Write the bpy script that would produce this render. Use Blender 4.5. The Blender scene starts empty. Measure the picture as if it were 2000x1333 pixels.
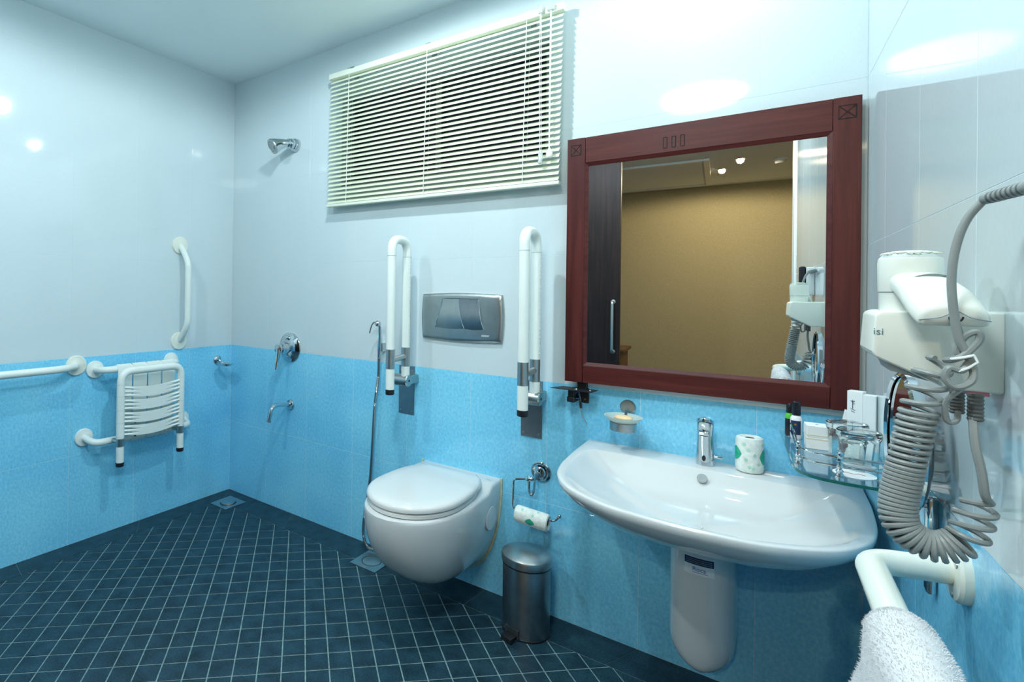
import bpy, bmesh, math, random
from mathutils import Vector, Matrix

random.seed(7)
scene = bpy.context.scene
COL = scene.collection
scene.cycles.diffuse_bounces = 5
PI = math.pi
V = Vector

# ------------------------------------------------------------------ camera
YAW, PITCH, ROLL = math.radians(-38.359), math.radians(0.2215), math.radians(0.8106)
CAM = V((2.5764, -1.9770, 1.2000))
FPX = 1016.59
_f = V((math.sin(YAW)*math.cos(PITCH), math.cos(YAW)*math.cos(PITCH), math.sin(PITCH)))
_r = V((math.cos(YAW), -math.sin(YAW), 0.0))
_u = _r.cross(_f)
_r, _u = (_r*math.cos(ROLL) + _u*math.sin(ROLL)), (_u*math.cos(ROLL) - _r*math.sin(ROLL))
cam_data = bpy.data.cameras.new('camera')
cam = bpy.data.objects.new('camera', cam_data)
COL.objects.link(cam)
cam.matrix_world = Matrix(((_r.x, _u.x, -_f.x, CAM.x), (_r.y, _u.y, -_f.y, CAM.y), (_r.z, _u.z, -_f.z, CAM.z), (0, 0, 0, 1)))
cam_data.sensor_fit = 'HORIZONTAL'
cam_data.sensor_width = 36.0
cam_data.lens = FPX/2000.0*36.0
cam_data.shift_x = 290.586/2000.0
cam_data.shift_y = -99.389/2000.0
cam_data.clip_start = 0.02
scene.camera = cam

# ------------------------------------------------------------------ world, exposure
world = bpy.data.worlds.new('World')
scene.world = world
world.use_nodes = True
world.node_tree.nodes['Background'].inputs[0].default_value = (0.010, 0.013, 0.020, 1)
world.node_tree.nodes['Background'].inputs[1].default_value = 1.0
scene.view_settings.view_transform = 'Standard'
scene.view_settings.look = 'None'
scene.view_settings.gamma = 1.0
scene.view_settings.use_curve_mapping = False
scene.view_settings.exposure = 0.30

COOL = (0.83, 0.955, 0.99)
WARM = (1.0, 0.82, 0.55)
LAMP_W = 38.0          # each bathroom downlight
DOME_L = 40.0          # radiance of the unseen opal fill lamp
H = 2.446              # ceiling height
# bathroom downlights: x, y, watt factor, sentence
LAMPS = [
    (1.52, -0.76, 1.0, 'round recessed ceiling downlight above the toilet'),
    (2.42, -0.24, 0.24, 'round recessed ceiling downlight above the framed mirror'),
    (0.95, -1.80, 0.8, 'unseen ceiling downlight added to light the lower shower wall and floor'),  # unseen downlight, added to lift the lower left wall and floor
]

# ------------------------------------------------------------------ materials
MATS = {}

def new_mat(name):
    m = bpy.data.materials.new(name)
    m.use_nodes = True
    nt = m.node_tree
    return m, nt, nt.nodes['Principled BSDF']

def mat(name, col, rough=0.4, metal=0.0, spec=0.5, coat=0.0, trans=0.0, ior=1.45, emit=None, estr=0.0, sss=0.0, noise=None, bump=None):
    """procedural principled material; noise=(scale, amount) varies the colour, bump=(scale, strength)"""
    m, nt, b = new_mat(name)
    b.inputs['Base Color'].default_value = (*col, 1)
    b.inputs['Roughness'].default_value = rough
    b.inputs['Metallic'].default_value = metal
    b.inputs['Specular IOR Level'].default_value = spec
    b.inputs['Coat Weight'].default_value = coat
    b.inputs['Coat Roughness'].default_value = 0.03
    b.inputs['Transmission Weight'].default_value = trans
    b.inputs['IOR'].default_value = ior
    if sss:
        b.inputs['Subsurface Weight'].default_value = sss
        b.inputs['Subsurface Radius'].default_value = (0.01, 0.01, 0.01)
    if emit:
        b.inputs['Emission Color'].default_value = (*emit, 1)
        b.inputs['Emission Strength'].default_value = estr
    tc = nt.nodes.new('ShaderNodeTexCoord')
    if noise:
        n = nt.nodes.new('ShaderNodeTexNoise')
        n.inputs['Scale'].default_value = noise[0]
        n.inputs['Detail'].default_value = 2
        nt.links.new(tc.outputs['Object'], n.inputs['Vector'])
        r = nt.nodes.new('ShaderNodeValToRGB')
        a = noise[1]
        r.color_ramp.elements[0].position = 0.3
        r.color_ramp.elements[1].position = 0.7
        r.color_ramp.elements[0].color = (*[max(0, c*(1-a)) for c in col], 1)
        r.color_ramp.elements[1].color = (*[min(1, c*(1+a)) for c in col], 1)
        nt.links.new(n.outputs['Fac'], r.inputs['Fac'])
        nt.links.new(r.outputs['Color'], b.inputs['Base Color'])
    if bump:
        n2 = nt.nodes.new('ShaderNodeTexNoise')
        n2.inputs['Scale'].default_value = bump[0]
        nt.links.new(tc.outputs['Object'], n2.inputs['Vector'])
        bp = nt.nodes.new('ShaderNodeBump')
        bp.inputs['Strength'].default_value = bump[1]
        bp.inputs['Distance'].default_value = 0.002
        nt.links.new(n2.outputs['Fac'], bp.inputs['Height'])
        nt.links.new(bp.outputs['Normal'], b.inputs['Normal'])
    MATS[name] = m
    return m

def tile_mat(name, c0, c1, streak, rough, p0=0.3, p1=0.7, spec=0.5, big=0.25, bscale=3.0):
    """glazed tile: fine mottling stretched along z, faint clouding, very shallow waviness"""
    m, nt, b = new_mat(name)
    geo = nt.nodes.new('ShaderNodeNewGeometry')
    mp = nt.nodes.new('ShaderNodeMapping')
    mp.inputs['Scale'].default_value = streak
    nt.links.new(geo.outputs['Position'], mp.inputs['Vector'])
    n = nt.nodes.new('ShaderNodeTexNoise')
    n.inputs['Scale'].default_value = 1.0
    n.inputs['Detail'].default_value = 3
    n.inputs['Roughness'].default_value = 0.7
    nt.links.new(mp.outputs['Vector'], n.inputs['Vector'])
    n2 = nt.nodes.new('ShaderNodeTexNoise')
    n2.inputs['Scale'].default_value = bscale
    n2.inputs['Detail'].default_value = 1
    nt.links.new(geo.outputs['Position'], n2.inputs['Vector'])
    mx = nt.nodes.new('ShaderNodeMix')
    mx.data_type = 'FLOAT'
    mx.inputs[0].default_value = big
    nt.links.new(n.outputs['Fac'], mx.inputs[2])
    nt.links.new(n2.outputs['Fac'], mx.inputs[3])
    r = nt.nodes.new('ShaderNodeValToRGB')
    r.color_ramp.elements[0].position = p0
    r.color_ramp.elements[1].position = p1
    r.color_ramp.elements[0].color = (*c0, 1)
    r.color_ramp.elements[1].color = (*c1, 1)
    nt.links.new(mx.outputs[0], r.inputs['Fac'])
    nt.links.new(r.outputs['Color'], b.inputs['Base Color'])
    b.inputs['Roughness'].default_value = rough
    b.inputs['Specular IOR Level'].default_value = spec
    n3 = nt.nodes.new('ShaderNodeTexNoise')
    n3.inputs['Scale'].default_value = 9.0
    n3.inputs['Detail'].default_value = 0
    nt.links.new(geo.outputs['Position'], n3.inputs['Vector'])
    bp = nt.nodes.new('ShaderNodeBump')
    bp.inputs['Strength'].default_value = 0.05
    bp.inputs['Distance'].default_value = 0.004
    nt.links.new(n3.outputs['Fac'], bp.inputs['Height'])
    nt.links.new(bp.outputs['Normal'], b.inputs['Normal'])
    MATS[name] = m
    return m

def wood_mat(name, c0, c1, rough, axis):
    m, nt, b = new_mat(name)
    tc = nt.nodes.new('ShaderNodeTexCoord')
    mp = nt.nodes.new('ShaderNodeMapping')
    s = [60.0, 60.0, 60.0]
    s[axis] = 3.0
    mp.inputs['Scale'].default_value = s
    nt.links.new(tc.outputs['Object'], mp.inputs['Vector'])
    n = nt.nodes.new('ShaderNodeTexNoise')
    n.inputs['Scale'].default_value = 1.0
    n.inputs['Detail'].default_value = 5
    n.inputs['Distortion'].default_value = 0.6
    nt.links.new(mp.outputs['Vector'], n.inputs['Vector'])
    r = nt.nodes.new('ShaderNodeValToRGB')
    r.color_ramp.elements[0].position = 0.32
    r.color_ramp.elements[1].position = 0.7
    r.color_ramp.elements[0].color = (*c0, 1)
    r.color_ramp.elements[1].color = (*c1, 1)
    nt.links.new(n.outputs['Fac'], r.inputs['Fac'])
    nt.links.new(r.outputs['Color'], b.inputs['Base Color'])
    b.inputs['Roughness'].default_value = rough
    b.inputs['Specular IOR Level'].default_value = 0.25
    MATS[name] = m
    return m

tile_mat('tile_white', (0.585, 0.690, 0.725), (0.650, 0.745, 0.775), (420, 420, 90), 0.055)
tile_mat('tile_blue', (0.155, 0.56, 0.86), (0.29, 0.76, 0.97), (110, 110, 80), 0.09, 0.36, 0.64, big=0.35)
tile_mat('stone_dark', (0.0035, 0.015, 0.025), (0.022, 0.072, 0.105), (150, 150, 150), 0.42, 0.36, 0.66, spec=0.35, big=0.35, bscale=18.0)
mat('grout_white', (0.66, 0.77, 0.80), 0.8)
mat('grout_floor', (0.19, 0.30, 0.31), 0.9, noise=(60, 0.25))
mat('ceiling_paint', (0.85, 0.93, 0.95), 0.8, spec=0.2, noise=(2.0, 0.02))
mat('chrome', (0.60, 0.65, 0.68), 0.07, 1.0, noise=(3, 0.02))
mat('brushed_steel', (0.46, 0.49, 0.49), 0.34, 1.0, noise=(30, 0.05))
mat('dark_steel', (0.30, 0.33, 0.35), 0.34, 1.0, noise=(30, 0.08))
mat('nylon_white', (0.80, 0.86, 0.82), 0.25, spec=0.45, noise=(5, 0.02))
mat('nylon_cream', (0.80, 0.83, 0.74), 0.22, spec=0.45, noise=(5, 0.03))
mat('black_rubber', (0.012, 0.014, 0.018), 0.45, noise=(20, 0.1))
mat('dark_gap', (0.02, 0.03, 0.035), 0.8, noise=(20, 0.1))
mat('ceramic', (0.68, 0.70, 0.70), 0.05, spec=0.55, coat=0.4, noise=(2, 0.01))
mat('lid_plastic', (0.71, 0.72, 0.71), 0.16, noise=(2, 0.01))
mat('sealant', (0.62, 0.64, 0.42), 0.5, noise=(40, 0.1))
mat('slat_cream', (0.70, 0.75, 0.58), 0.35, noise=(3, 0.03))
mat('slat_rail', (0.76, 0.80, 0.68), 0.3, noise=(3, 0.02))
mat('cord_white', (0.85, 0.87, 0.85), 0.7, noise=(50, 0.05))
mat('clear_plastic', (0.9, 0.93, 0.93), 0.1, trans=0.6, noise=(4, 0.01))
wood_mat('wood_stile', (0.058, 0.010, 0.010), (0.100, 0.021, 0.018), 0.40, 2)
wood_mat('wood_rail', (0.058, 0.010, 0.010), (0.100, 0.021, 0.018), 0.40, 0)
mat('wood_groove', (0.008, 0.002, 0.002), 0.6, noise=(60, 0.2))
wood_mat('door_wood', (0.010, 0.006, 0.007), (0.026, 0.014, 0.014), 0.40, 2)
mat('mirror_glass', (0.90, 0.93, 0.92), 0.0, 1.0, noise=(1, 0.003))
mat('glass', (0.95, 0.99, 0.985), 0.0, trans=1.0, ior=1.5, noise=(2, 0.005))
mat('glass_edge', (0.02, 0.20, 0.17), 0.1, trans=0.35, noise=(8, 0.05))
mat('frosted', (0.80, 0.90, 0.86), 0.45, trans=0.55, noise=(9, 0.02))
mat('soap', (0.85, 0.62, 0.36), 0.5, sss=0.2, noise=(30, 0.12))
mat('paper_wrap', (0.78, 0.84, 0.80), 0.55, noise=(70, 0.10), bump=(60, 0.6))
mat('paper_tissue', (0.86, 0.88, 0.86), 0.9, noise=(40, 0.04), bump=(90, 0.4))
mat('cardboard', (0.28, 0.25, 0.21), 0.9, noise=(50, 0.1))
mat('print_green', (0.02, 0.40, 0.26), 0.5, noise=(60, 0.2))
mat('print_pale_green', (0.45, 0.70, 0.58), 0.6, noise=(60, 0.1))
mat('plastic_dryer', (0.80, 0.83, 0.76), 0.30, noise=(4, 0.02))
mat('plastic_grey', (0.30, 0.34, 0.35), 0.45, noise=(20, 0.05))
mat('cord_grey', (0.25, 0.275, 0.27), 0.42, noise=(30, 0.05))
mat('joint_grey', (0.50, 0.56, 0.54), 0.4, noise=(20, 0.05))
mat('rubber_grey', (0.10, 0.11, 0.11), 0.5, noise=(20, 0.05))
mat('hose_steel', (0.42, 0.45, 0.46), 0.28, 1.0, noise=(30, 0.05))
mat('print_teal', (0.10, 0.24, 0.30), 0.5, noise=(60, 0.1))
mat('print_navy', (0.015, 0.03, 0.09), 0.4, noise=(60, 0.1))
mat('print_blue', (0.05, 0.22, 0.55), 0.4, noise=(60, 0.1))
mat('print_red', (0.50, 0.16, 0.20), 0.6, noise=(60, 0.1))
mat('label_white', (0.82, 0.86, 0.86), 0.4, noise=(40, 0.03))
mat('carton', (0.84, 0.88, 0.88), 0.5, noise=(20, 0.02))
mat('carton_gold', (0.62, 0.58, 0.26), 0.5, noise=(40, 0.05))
mat('bottle_green', (0.10, 0.50, 0.06), 0.25, noise=(20, 0.1))
mat('bottle_black', (0.012, 0.014, 0.020), 0.2, noise=(20, 0.1))
mat('bottle_white', (0.82, 0.84, 0.86), 0.25, noise=(20, 0.02))
mat('towel', (0.65, 0.66, 0.67), 0.95, spec=0.05, noise=(160, 0.02), bump=(260, 0.35))
mat('copper_dot', (0.6, 0.35, 0.15), 0.3, 1.0, noise=(20, 0.05))
mat('corridor_wall', (0.46, 0.405, 0.25), 0.85, spec=0.1, noise=(120, 0.10))
mat('corridor_floor', (0.14, 0.07, 0.03), 0.5, noise=(8, 0.2))
mat('trim_white', (0.80, 0.83, 0.83), 0.4, noise=(4, 0.02))
mat('night_glass', (0.02, 0.03, 0.05), 0.05, noise=(2, 0.1))
mat('lamp_cool', (1, 1, 1), 0.5, emit=(0.93, 0.985, 1.0), estr=60.0, noise=(5, 0.01))
mat('fill_opal', (0.9, 0.9, 0.9), 0.3, emit=COOL, estr=DOME_L, noise=(3, 0.01))
mat('lamp_warm', (1, 1, 1), 0.5, emit=(1.0, 0.86, 0.58), estr=60.0, noise=(5, 0.01))

# ------------------------------------------------------------------ mesh helpers
def cr_spline(pts, n=8, closed=False):
    P = [V(p) for p in pts]
    out = []
    m = len(P)
    rng = m if closed else m-1
    for i in range(rng):
        p0 = P[(i-1) % m] if (closed or i > 0) else P[0]*2-P[1]
        p1 = P[i]
        p2 = P[(i+1) % m]
        p3 = P[(i+2) % m] if (closed or i+2 < m) else P[-1]*2-P[-2]
        for k in range(n):
            t = k/n
            out.append(0.5*((2*p1)+(p2-p0)*t+(2*p0-5*p1+4*p2-p3)*t*t+(3*p1-p0-3*p2+p3)*t*t*t))
    if not closed:
        out.append(P[-1].copy())
    return out

def fillet(pts, r, n=6):
    P = [V(p) for p in pts]
    out = [P[0]]
    for i in range(1, len(P)-1):
        a, b, c = P[i-1], P[i], P[i+1]
        d1, d2 = (a-b), (c-b)
        k = min(r, d1.length*0.49, d2.length*0.49)
        s, e = b+d1.normalized()*k, b+d2.normalized()*k
        for j in range(n+1):
            t = j/n
            out.append(s*(1-t)*(1-t)+b*2*t*(1-t)+e*t*t)
    out.append(P[-1])
    return out

class MB:
    def __init__(self):
        self.v, self.f = [], []
    def add(self, vs, fs):
        o = len(self.v)
        self.v += [V(x) for x in vs]
        self.f += [tuple(i+o for i in q) for q in fs]
        return self
    def box(self, c, s, rot=None):
        c = V(c)
        vs = []
        for dx in (-.5, .5):
            for dy in (-.5, .5):
                for dz in (-.5, .5):
                    p = V((dx*s[0], dy*s[1], dz*s[2]))
                    if rot is not None:
                        p = rot @ p
                    vs.append(c+p)
        return self.add(vs, [(0, 1, 3, 2), (4, 6, 7, 5), (0, 4, 5, 1), (2, 3, 7, 6), (0, 2, 6, 4), (1, 5, 7, 3)])
    def bb(self, x0, x1, y0, y1, z0, z1):
        return self.box(((x0+x1)/2, (y0+y1)/2, (z0+z1)/2), (abs(x1-x0), abs(y1-y0), abs(z1-z0)))
    def loft(self, rings, cap0=True, cap1=True, closed=True, loop=False):
        n = len(rings[0])
        vs = [p for r in rings for p in r]
        fs = []
        R = len(rings)
        for i in range(R if loop else R-1):
            a, b = i*n, ((i+1) % R)*n
            for j in range(n if closed else n-1):
                k = (j+1) % n
                fs.append((a+j, a+k, b+k, b+j))
        if cap0:
            fs.append(tuple(reversed(range(n))))
        if cap1:
            fs.append(tuple((R-1)*n+j for j in range(n)))
        return self.add(vs, fs)
    def tube(self, path, r, n=12, cap=True, loop=False):
        P = [V(p) for p in path]
        m = len(P)
        rr = r if isinstance(r, (list, tuple)) else [r]*m
        T = []
        for i in range(m):
            if loop:
                t = P[(i+1) % m]-P[(i-1) % m]
            else:
                t = P[min(i+1, m-1)]-P[max(i-1, 0)]
            T.append(t.normalized())
        a = T[0].orthogonal().normalized()
        rings = []
        for i in range(m):
            a = (a - T[i]*a.dot(T[i])).normalized()
            b = T[i].cross(a)
            rings.append([P[i]+(a*math.cos(2*PI*j/n)+b*math.sin(2*PI*j/n))*rr[i] for j in range(n)])
        return self.loft(rings, cap and not loop, cap and not loop, True, loop)
    def lathe(self, prof, c, axis=(0, 0, 1), n=28, cap=True):
        """prof: (radius, height along axis)"""
        ax = V(axis).normalized()
        a = ax.orthogonal().normalized()
        b = ax.cross(a)
        c = V(c)
        rings = [[c+ax*h+(a*math.cos(2*PI*j/n)+b*math.sin(2*PI*j/n))*max(r, 1e-5) for j in range(n)] for r, h in prof]
        return self.loft(rings, cap, cap)
    def lathe_loop(self, prof, c, n=36):
        c = V(c)
        return self.loft([[c+V((max(r, 1e-5)*math.cos(2*PI*j/n), max(r, 1e-5)*math.sin(2*PI*j/n), h)) for j in range(n)] for r, h in prof], False, False, True, True)
    def cyl(self, p0, p1, r, n=20):
        p0, p1 = V(p0), V(p1)
        return self.lathe([(r, 0), (r, (p1-p0).length)], p0, p1-p0, n)
    def ball(self, c, r, n=14, sc=(1, 1, 1)):
        rings = []
        for i in range(n//2+1):
            t = PI*i/(n//2)
            rings.append([V(c)+V((max(math.sin(t), 1e-3)*math.cos(2*PI*j/n)*sc[0], max(math.sin(t), 1e-3)*math.sin(2*PI*j/n)*sc[1], -math.cos(t)*sc[2]))*r for j in range(n)])
        return self.loft(rings)
    def prism(self, poly, ex):
        """poly: list of 3-D points (planar), ex: extrusion vector"""
        ex = V(ex)
        P = [V(p) for p in poly]
        return self.loft([P, [p+ex for p in P]])

ORG = {}

def obj(name, mb, material, parent=None, bevel=0.0, seg=2, origin=None, sharp=35, smooth=True):
    """ONE mesh object. Vertices are given in the frame of the thing's parent origin (world coordinates)."""
    org = V(origin) if origin is not None else (ORG[parent.name] if parent else V((0, 0, 0)))
    me = bpy.data.meshes.new(name)
    bm = bmesh.new()
    vs = [bm.verts.new(p-org) for p in mb.v]
    for f in mb.f:
        try:
            bm.faces.new([vs[i] for i in f])
        except ValueError:
            pass
    bmesh.ops.recalc_face_normals(bm, faces=bm.faces)
    if bevel:
        sharp = min(sharp, 20)
        es = [e for e in bm.edges if len(e.link_faces) == 2 and e.calc_face_angle(0) > math.radians(30)]
        bmesh.ops.bevel(bm, geom=es, offset=bevel, segments=seg, affect='EDGES', profile=0.5, clamp_overlap=True)
    for f in bm.faces:
        f.smooth = smooth
    lim = math.radians(sharp)
    for e in bm.edges:
        if len(e.link_faces) != 2 or e.calc_face_angle(0) > lim:
            e.smooth = False
    bm.to_mesh(me)
    bm.free()
    me.materials.append(MATS[material])
    o = bpy.data.objects.new(name, me)
    COL.objects.link(o)
    if parent:
        o.parent = parent
        ORG[o.name] = org
        if parent.parent is None and parent.type == 'MESH':
            pass
    else:
        o.location = org
        ORG[o.name] = org
    return o

def tag(o, label, cat, group=None, kind=None):
    if label:
        o['label'] = label
    if cat:
        o['category'] = cat
    if group:
        o['group'] = group
    if kind:
        o['kind'] = kind
    return o

def thing(name, loc, label, cat, group=None):
    o = bpy.data.objects.new(name, None)
    o.empty_display_size = 0.05
    COL.objects.link(o)
    o.location = loc
    ORG[o.name] = V(loc)
    return tag(o, label, cat, group)

def copy_thing(root, loc, label, rotz=None):
    r = root.copy()
    COL.objects.link(r)
    r.location = loc
    ORG[r.name] = V(loc)
    r['label'] = label
    if rotz is not None:
        r.rotation_euler = (0, 0, rotz)
    for ch in list(root.children):
        c = ch.copy()
        COL.objects.link(c)
        c.parent = r
        for g in list(ch.children):
            d = g.copy()
            COL.objects.link(d)
            d.parent = c
    return r

def text_part(name, txt, size, loc, right, up, material, parent, thick=0.0003):
    """flat lettering as a mesh; right/up are world directions"""
    cu = bpy.data.curves.new(name, 'FONT')
    cu.body = txt
    cu.size = size
    cu.extrude = thick
    cu.resolution_u = 3
    tmp = bpy.data.objects.new(name, cu)
    COL.objects.link(tmp)
    dg = bpy.context.evaluated_depsgraph_get()
    me = bpy.data.meshes.new_from_object(tmp.evaluated_get(dg))
    bpy.data.objects.remove(tmp)
    r, u = V(right).normalized(), V(up).normalized()
    n = r.cross(u)
    org = ORG[parent.name]
    for v in me.vertices:
        c = v.co.copy()
        v.co = V(loc)-org + r*c.x + u*c.y + n*c.z
    me.materials.clear()
    me.materials.append(MATS[material])
    o = bpy.data.objects.new(name, me)
    COL.objects.link(o)
    o.parent = parent
    ORG[o.name] = org
    return o

# ------------------------------------------------------------------ the room
ROWS = [0.0, 0.413, 0.872, 1.348, 1.811, 2.274, H]
SPLIT = 0.872
RW0, RWS = 2.772, 0.0262          # right wall: X = RW0 - RWS*Y
YF = -2.25                        # doorway wall
WIN = (0.862, 1.895, 1.722, 2.182)

def rects_minus(r, h):
    x0, x1, z0, z1 = r
    a0, a1, b0, b1 = h
    if a0 >= x1 or a1 <= x0 or b0 >= z1 or b1 <= z0:
        return [r]
    out = []
    if z0 < b0: out.append((x0, x1, z0, b0))
    if b1 < z1: out.append((x0, x1, b1, z1))
    m0, m1 = max(z0, b0), min(z1, b1)
    if x0 < a0: out.append((x0, a0, m0, m1))
    if a1 < x1: out.append((a1, x1, m0, m1))
    return [q for q in out if q[1]-q[0] > 0.006 and q[3]-q[2] > 0.006]

TILE_CACHE = {}

def tile_mesh(w, h, t, ch, material):
    k = (round(w, 4), round(h, 4), t, material)
    if k in TILE_CACHE:
        return TILE_CACHE[k]
    me = bpy.data.meshes.new('wall_tile')
    a, b = w/2, h/2
    vs = [(-a, -b, -t), (a, -b, -t), (a, b, -t), (-a, b, -t), (-a, -b, -ch), (a, -b, -ch), (a, b, -ch), (-a, b, -ch),
          (-a+ch, -b+ch, 0), (a-ch, -b+ch, 0), (a-ch, b-ch, 0), (-a+ch, b-ch, 0)]
    fs = [(8, 9, 10, 11)]
    for i in range(4):
        j = (i+1) % 4
        fs += [(i, j, 4+j, 4+i), (4+i, 4+j, 8+j, 8+i)]
    me.from_pydata(vs, [], fs)
    me.materials.append(MATS[material])
    TILE_CACHE[k] = me
    return me

def tile_wall(wall, origin, udir, ndir, cols, hole=None, joint=0.0011, ulim=None, name='wall_tile'):
    O, u, n = V(origin), V(udir).normalized(), V(ndir).normalized()
    z = V((0, 0, 1))
    for i in range(len(cols)-1):
        for j in range(len(ROWS)-1):
            rs = [(cols[i], cols[i+1], ROWS[j], ROWS[j+1])]
            if hole:
                rs = rects_minus(rs[0], hole)
            for x0, x1, z0, z1 in rs:
                m = 'tile_blue' if (z0+z1)/2 < SPLIT else 'tile_white'
                me = tile_mesh(x1-x0-joint, z1-z0-joint, 0.0030, 0.00035, m)
                o = bpy.data.objects.new(name, me)
                COL.objects.link(o)
                c = O+u*((x0+x1)/2)+z*((z0+z1)/2)
                nn = u.cross(z)
                s = 1 if nn.dot(n) > 0 else -1
                uu = u*s
                o.matrix_local = Matrix(((uu.x, 0, n.x, c.x), (uu.y, 0, n.y, c.y), (uu.z, 1, n.z, c.z), (0, 0, 0, 1)))
                o.parent = wall

def struct(name, mb, material, bevel=0.0):
    o = obj(name, mb, material, bevel=bevel)
    o['kind'] = 'structure'
    return o

G = 0.0005   # grout face lies this far behind the tile face
# back wall (with window hole)
m = MB()
m.bb(-0.12, WIN[0], G, 0.14, -0.1, H+.05)
m.bb(WIN[1], 3.0, G, 0.14, -0.1, H+.05)
m.bb(WIN[0], WIN[1], G, 0.14, -0.1, WIN[2])
m.bb(WIN[0], WIN[1], G, 0.14, WIN[3], H+.05)
wall_back = struct('wall_back', m, 'grout_white')
wall_back['label'] = 'long tiled wall, white above and blue below, with toilet and basin'
colsb = [0.0]+[0.326+0.3157*k for k in range(8)]+[RW0]
tile_wall(wall_back, (0, 0, 0), (1, 0, 0), (0, -1, 0), colsb, WIN)
# left wall
wall_left = struct('wall_left', MB().bb(-0.12, -G, 0.14, YF-.12, -0.1, H+.05), 'grout_white')
wall_left['label'] = 'tiled shower wall, white above and blue below, with fold-up seat'
tile_wall(wall_left, (0, 0, 0), (0, -1, 0), (1, 0, 0), [0.0]+[0.285+0.3157*k for k in range(7)]+[-YF])
# right wall
ur = V((RWS, -1, 0)).normalized()
nr = V((-1, -RWS, 0)).normalized()
def RW(s, off, z):
    """point on the right wall: s metres from the corner, off metres out into the room"""
    return V((RW0, 0, z)) + ur*s + nr*off
LR = 2.36
wall_right = struct('wall_right', MB().prism([RW(-.05, -G, -.1), RW(LR, -G, -.1), RW(LR, -.12, -.1), RW(-.05, -.12, -.1)], (0, 0, H+.15)), 'grout_white')
wall_right['label'] = 'tiled wall, white above and blue below, carrying hair dryer and glass shelf'
colsr = [0.0, 0.25]+[0.5657+0.3157*k for k in range(6)]
colsr = [c for c in colsr if c < LR-.05]+[LR]
tile_wall(wall_right, RW(0, 0, 0), ur, nr, colsr)
# doorway wall behind the camera: solid left of the doorway
wall_front = struct('wall_front', MB().bb(-0.12, 1.02, YF, YF-.12, -0.1, H+.05), 'grout_white')
tile_wall(wall_front, (0, YF+0.002, 0), (1, 0, 0), (0, 1, 0), [0.0, 0.326, 0.6417, 0.9574, 1.02])
# doorway casing
trim_1 = struct('trim_1', MB().bb(2.826, 2.94, -2.30, -2.42, 0, H), 'trim_white', 0.004)
# ceiling
struct('ceiling', MB().bb(-2.2, 4.6, 0.14, -5.3, H, H+.08), 'ceiling_paint')
# corridor beyond the doorway, seen only in the mirror
struct('wall_far', MB().bb(-2.2, 4.6, -5.09, -5.2, -.1, H), 'corridor_wall')
struct('wall_corridor_left', MB().bb(-2.2, -2.1, YF-.12, -5.2, -.1, H), 'corridor_wall')
struct('wall_corridor_right', MB().bb(4.5, 4.6, -2.36, -5.2, -.1, H), 'corridor_wall')
struct('wall_corridor_near', MB().bb(2.96, 4.6, -2.34, -2.44, -.1, H).bb(-2.2, 0.0, YF-.125, YF-.2, -.1, H), 'corridor_wall')
struct('floor_corridor', MB().bb(-2.2, 4.6, YF-.02, -5.2, -.1, -0.002), 'corridor_floor')

# floor: grout bed, dark border stones, small diagonal tiles
BX0, BX1, BY0, BY1 = 0.124, 2.66, -2.14, -0.150
GRF = 0.0022
floor = struct('floor', MB().bb(-0.1, 2.95, 0.1, YF, -0.1, -0.0018), 'grout_floor')
floor['label'] = 'dark stone floor of small diagonal tiles with a plain border'
JO = 0.0022
def flat_tile(name, poly, material, parent, t=0.004, ch=0.0008, share=None):
    """poly: ccw xy list, top at z=0"""
    c = V((sum(p[0] for p in poly)/len(poly), sum(p[1] for p in poly)/len(poly), 0))
    if share is not None and share[0] is not None:
        me = share[0]
    else:
        me = bpy.data.meshes.new(name)
        n = len(poly)
        P = [V((p[0], p[1], 0))-c for p in poly]
        ins = [p*(1-ch*1.4/max(p.length, 1e-4)) for p in P]
        vs = [(p.x, p.y, -t) for p in P]+[(p.x, p.y, -ch) for p in P]+[(p.x, p.y, 0) for p in ins]
        fs = [tuple(range(2*n, 3*n))]
        for i in range(n):
            j = (i+1) % n
            fs += [(i, j, n+j, n+i), (n+i, n+j, 2*n+j, 2*n+i)]
        me.from_pydata(vs, [], fs)
        me.materials.append(MATS[material])
        if share is not None:
            share[0] = me
    o = bpy.data.objects.new(name, me)
    COL.objects.link(o)
    o.location = c
    o.parent = parent
    return o

def border(p0, p1, q0, q1, n):
    """strip between outer line p0-p1 and inner line q0-q1 in n stones"""
    for k in range(n):
        a, b = k/n, (k+1)/n
        L = (V(p1)-V(p0)).length
        g = 0.0008/L
        A = V(p0).lerp(V(p1), a+(g if k else 0)); B = V(p0).lerp(V(p1), b-(g if k < n-1 else 0))
        D = V(q0).lerp(V(q1), a+(g if k else 0)); C_ = V(q0).lerp(V(q1), b-(g if k < n-1 else 0))
        poly = [tuple(A), tuple(B), tuple(C_), tuple(D)]
        s = sum(poly[i][0]*poly[(i+1) % 4][1]-poly[(i+1) % 4][0]*poly[i][1] for i in range(4))
        if s < 0:
            poly.reverse()
        flat_tile('border_stone', poly, 'stone_dark', floor)
rxn = lambda y: RW0-RWS*y
j = 0.0035
border((0, 0), (RW0, 0), (BX0-j*.3, BY1+j), (BX1, BY1+j), 5)
border((0, -0.0016), (0, YF), (BX0-j, BY1+j), (BX0-j, BY0-j), 4)
border((RW0, -.0016), (rxn(YF), YF), (BX1+j, BY1+j), (BX1+j, BY0-j), 4)
border((0.0016, YF), (rxn(YF), YF), (BX0, BY0-j), (BX1, BY0-j), 4)

TS = 0.0757
GX, GY = 0.650*1.2, -0.7444*1.2
e1 = V((TS*math.sqrt(.5), TS*math.sqrt(.5), 0))
e2 = V((TS*math.sqrt(.5), -TS*math.sqrt(.5), 0))

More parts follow.
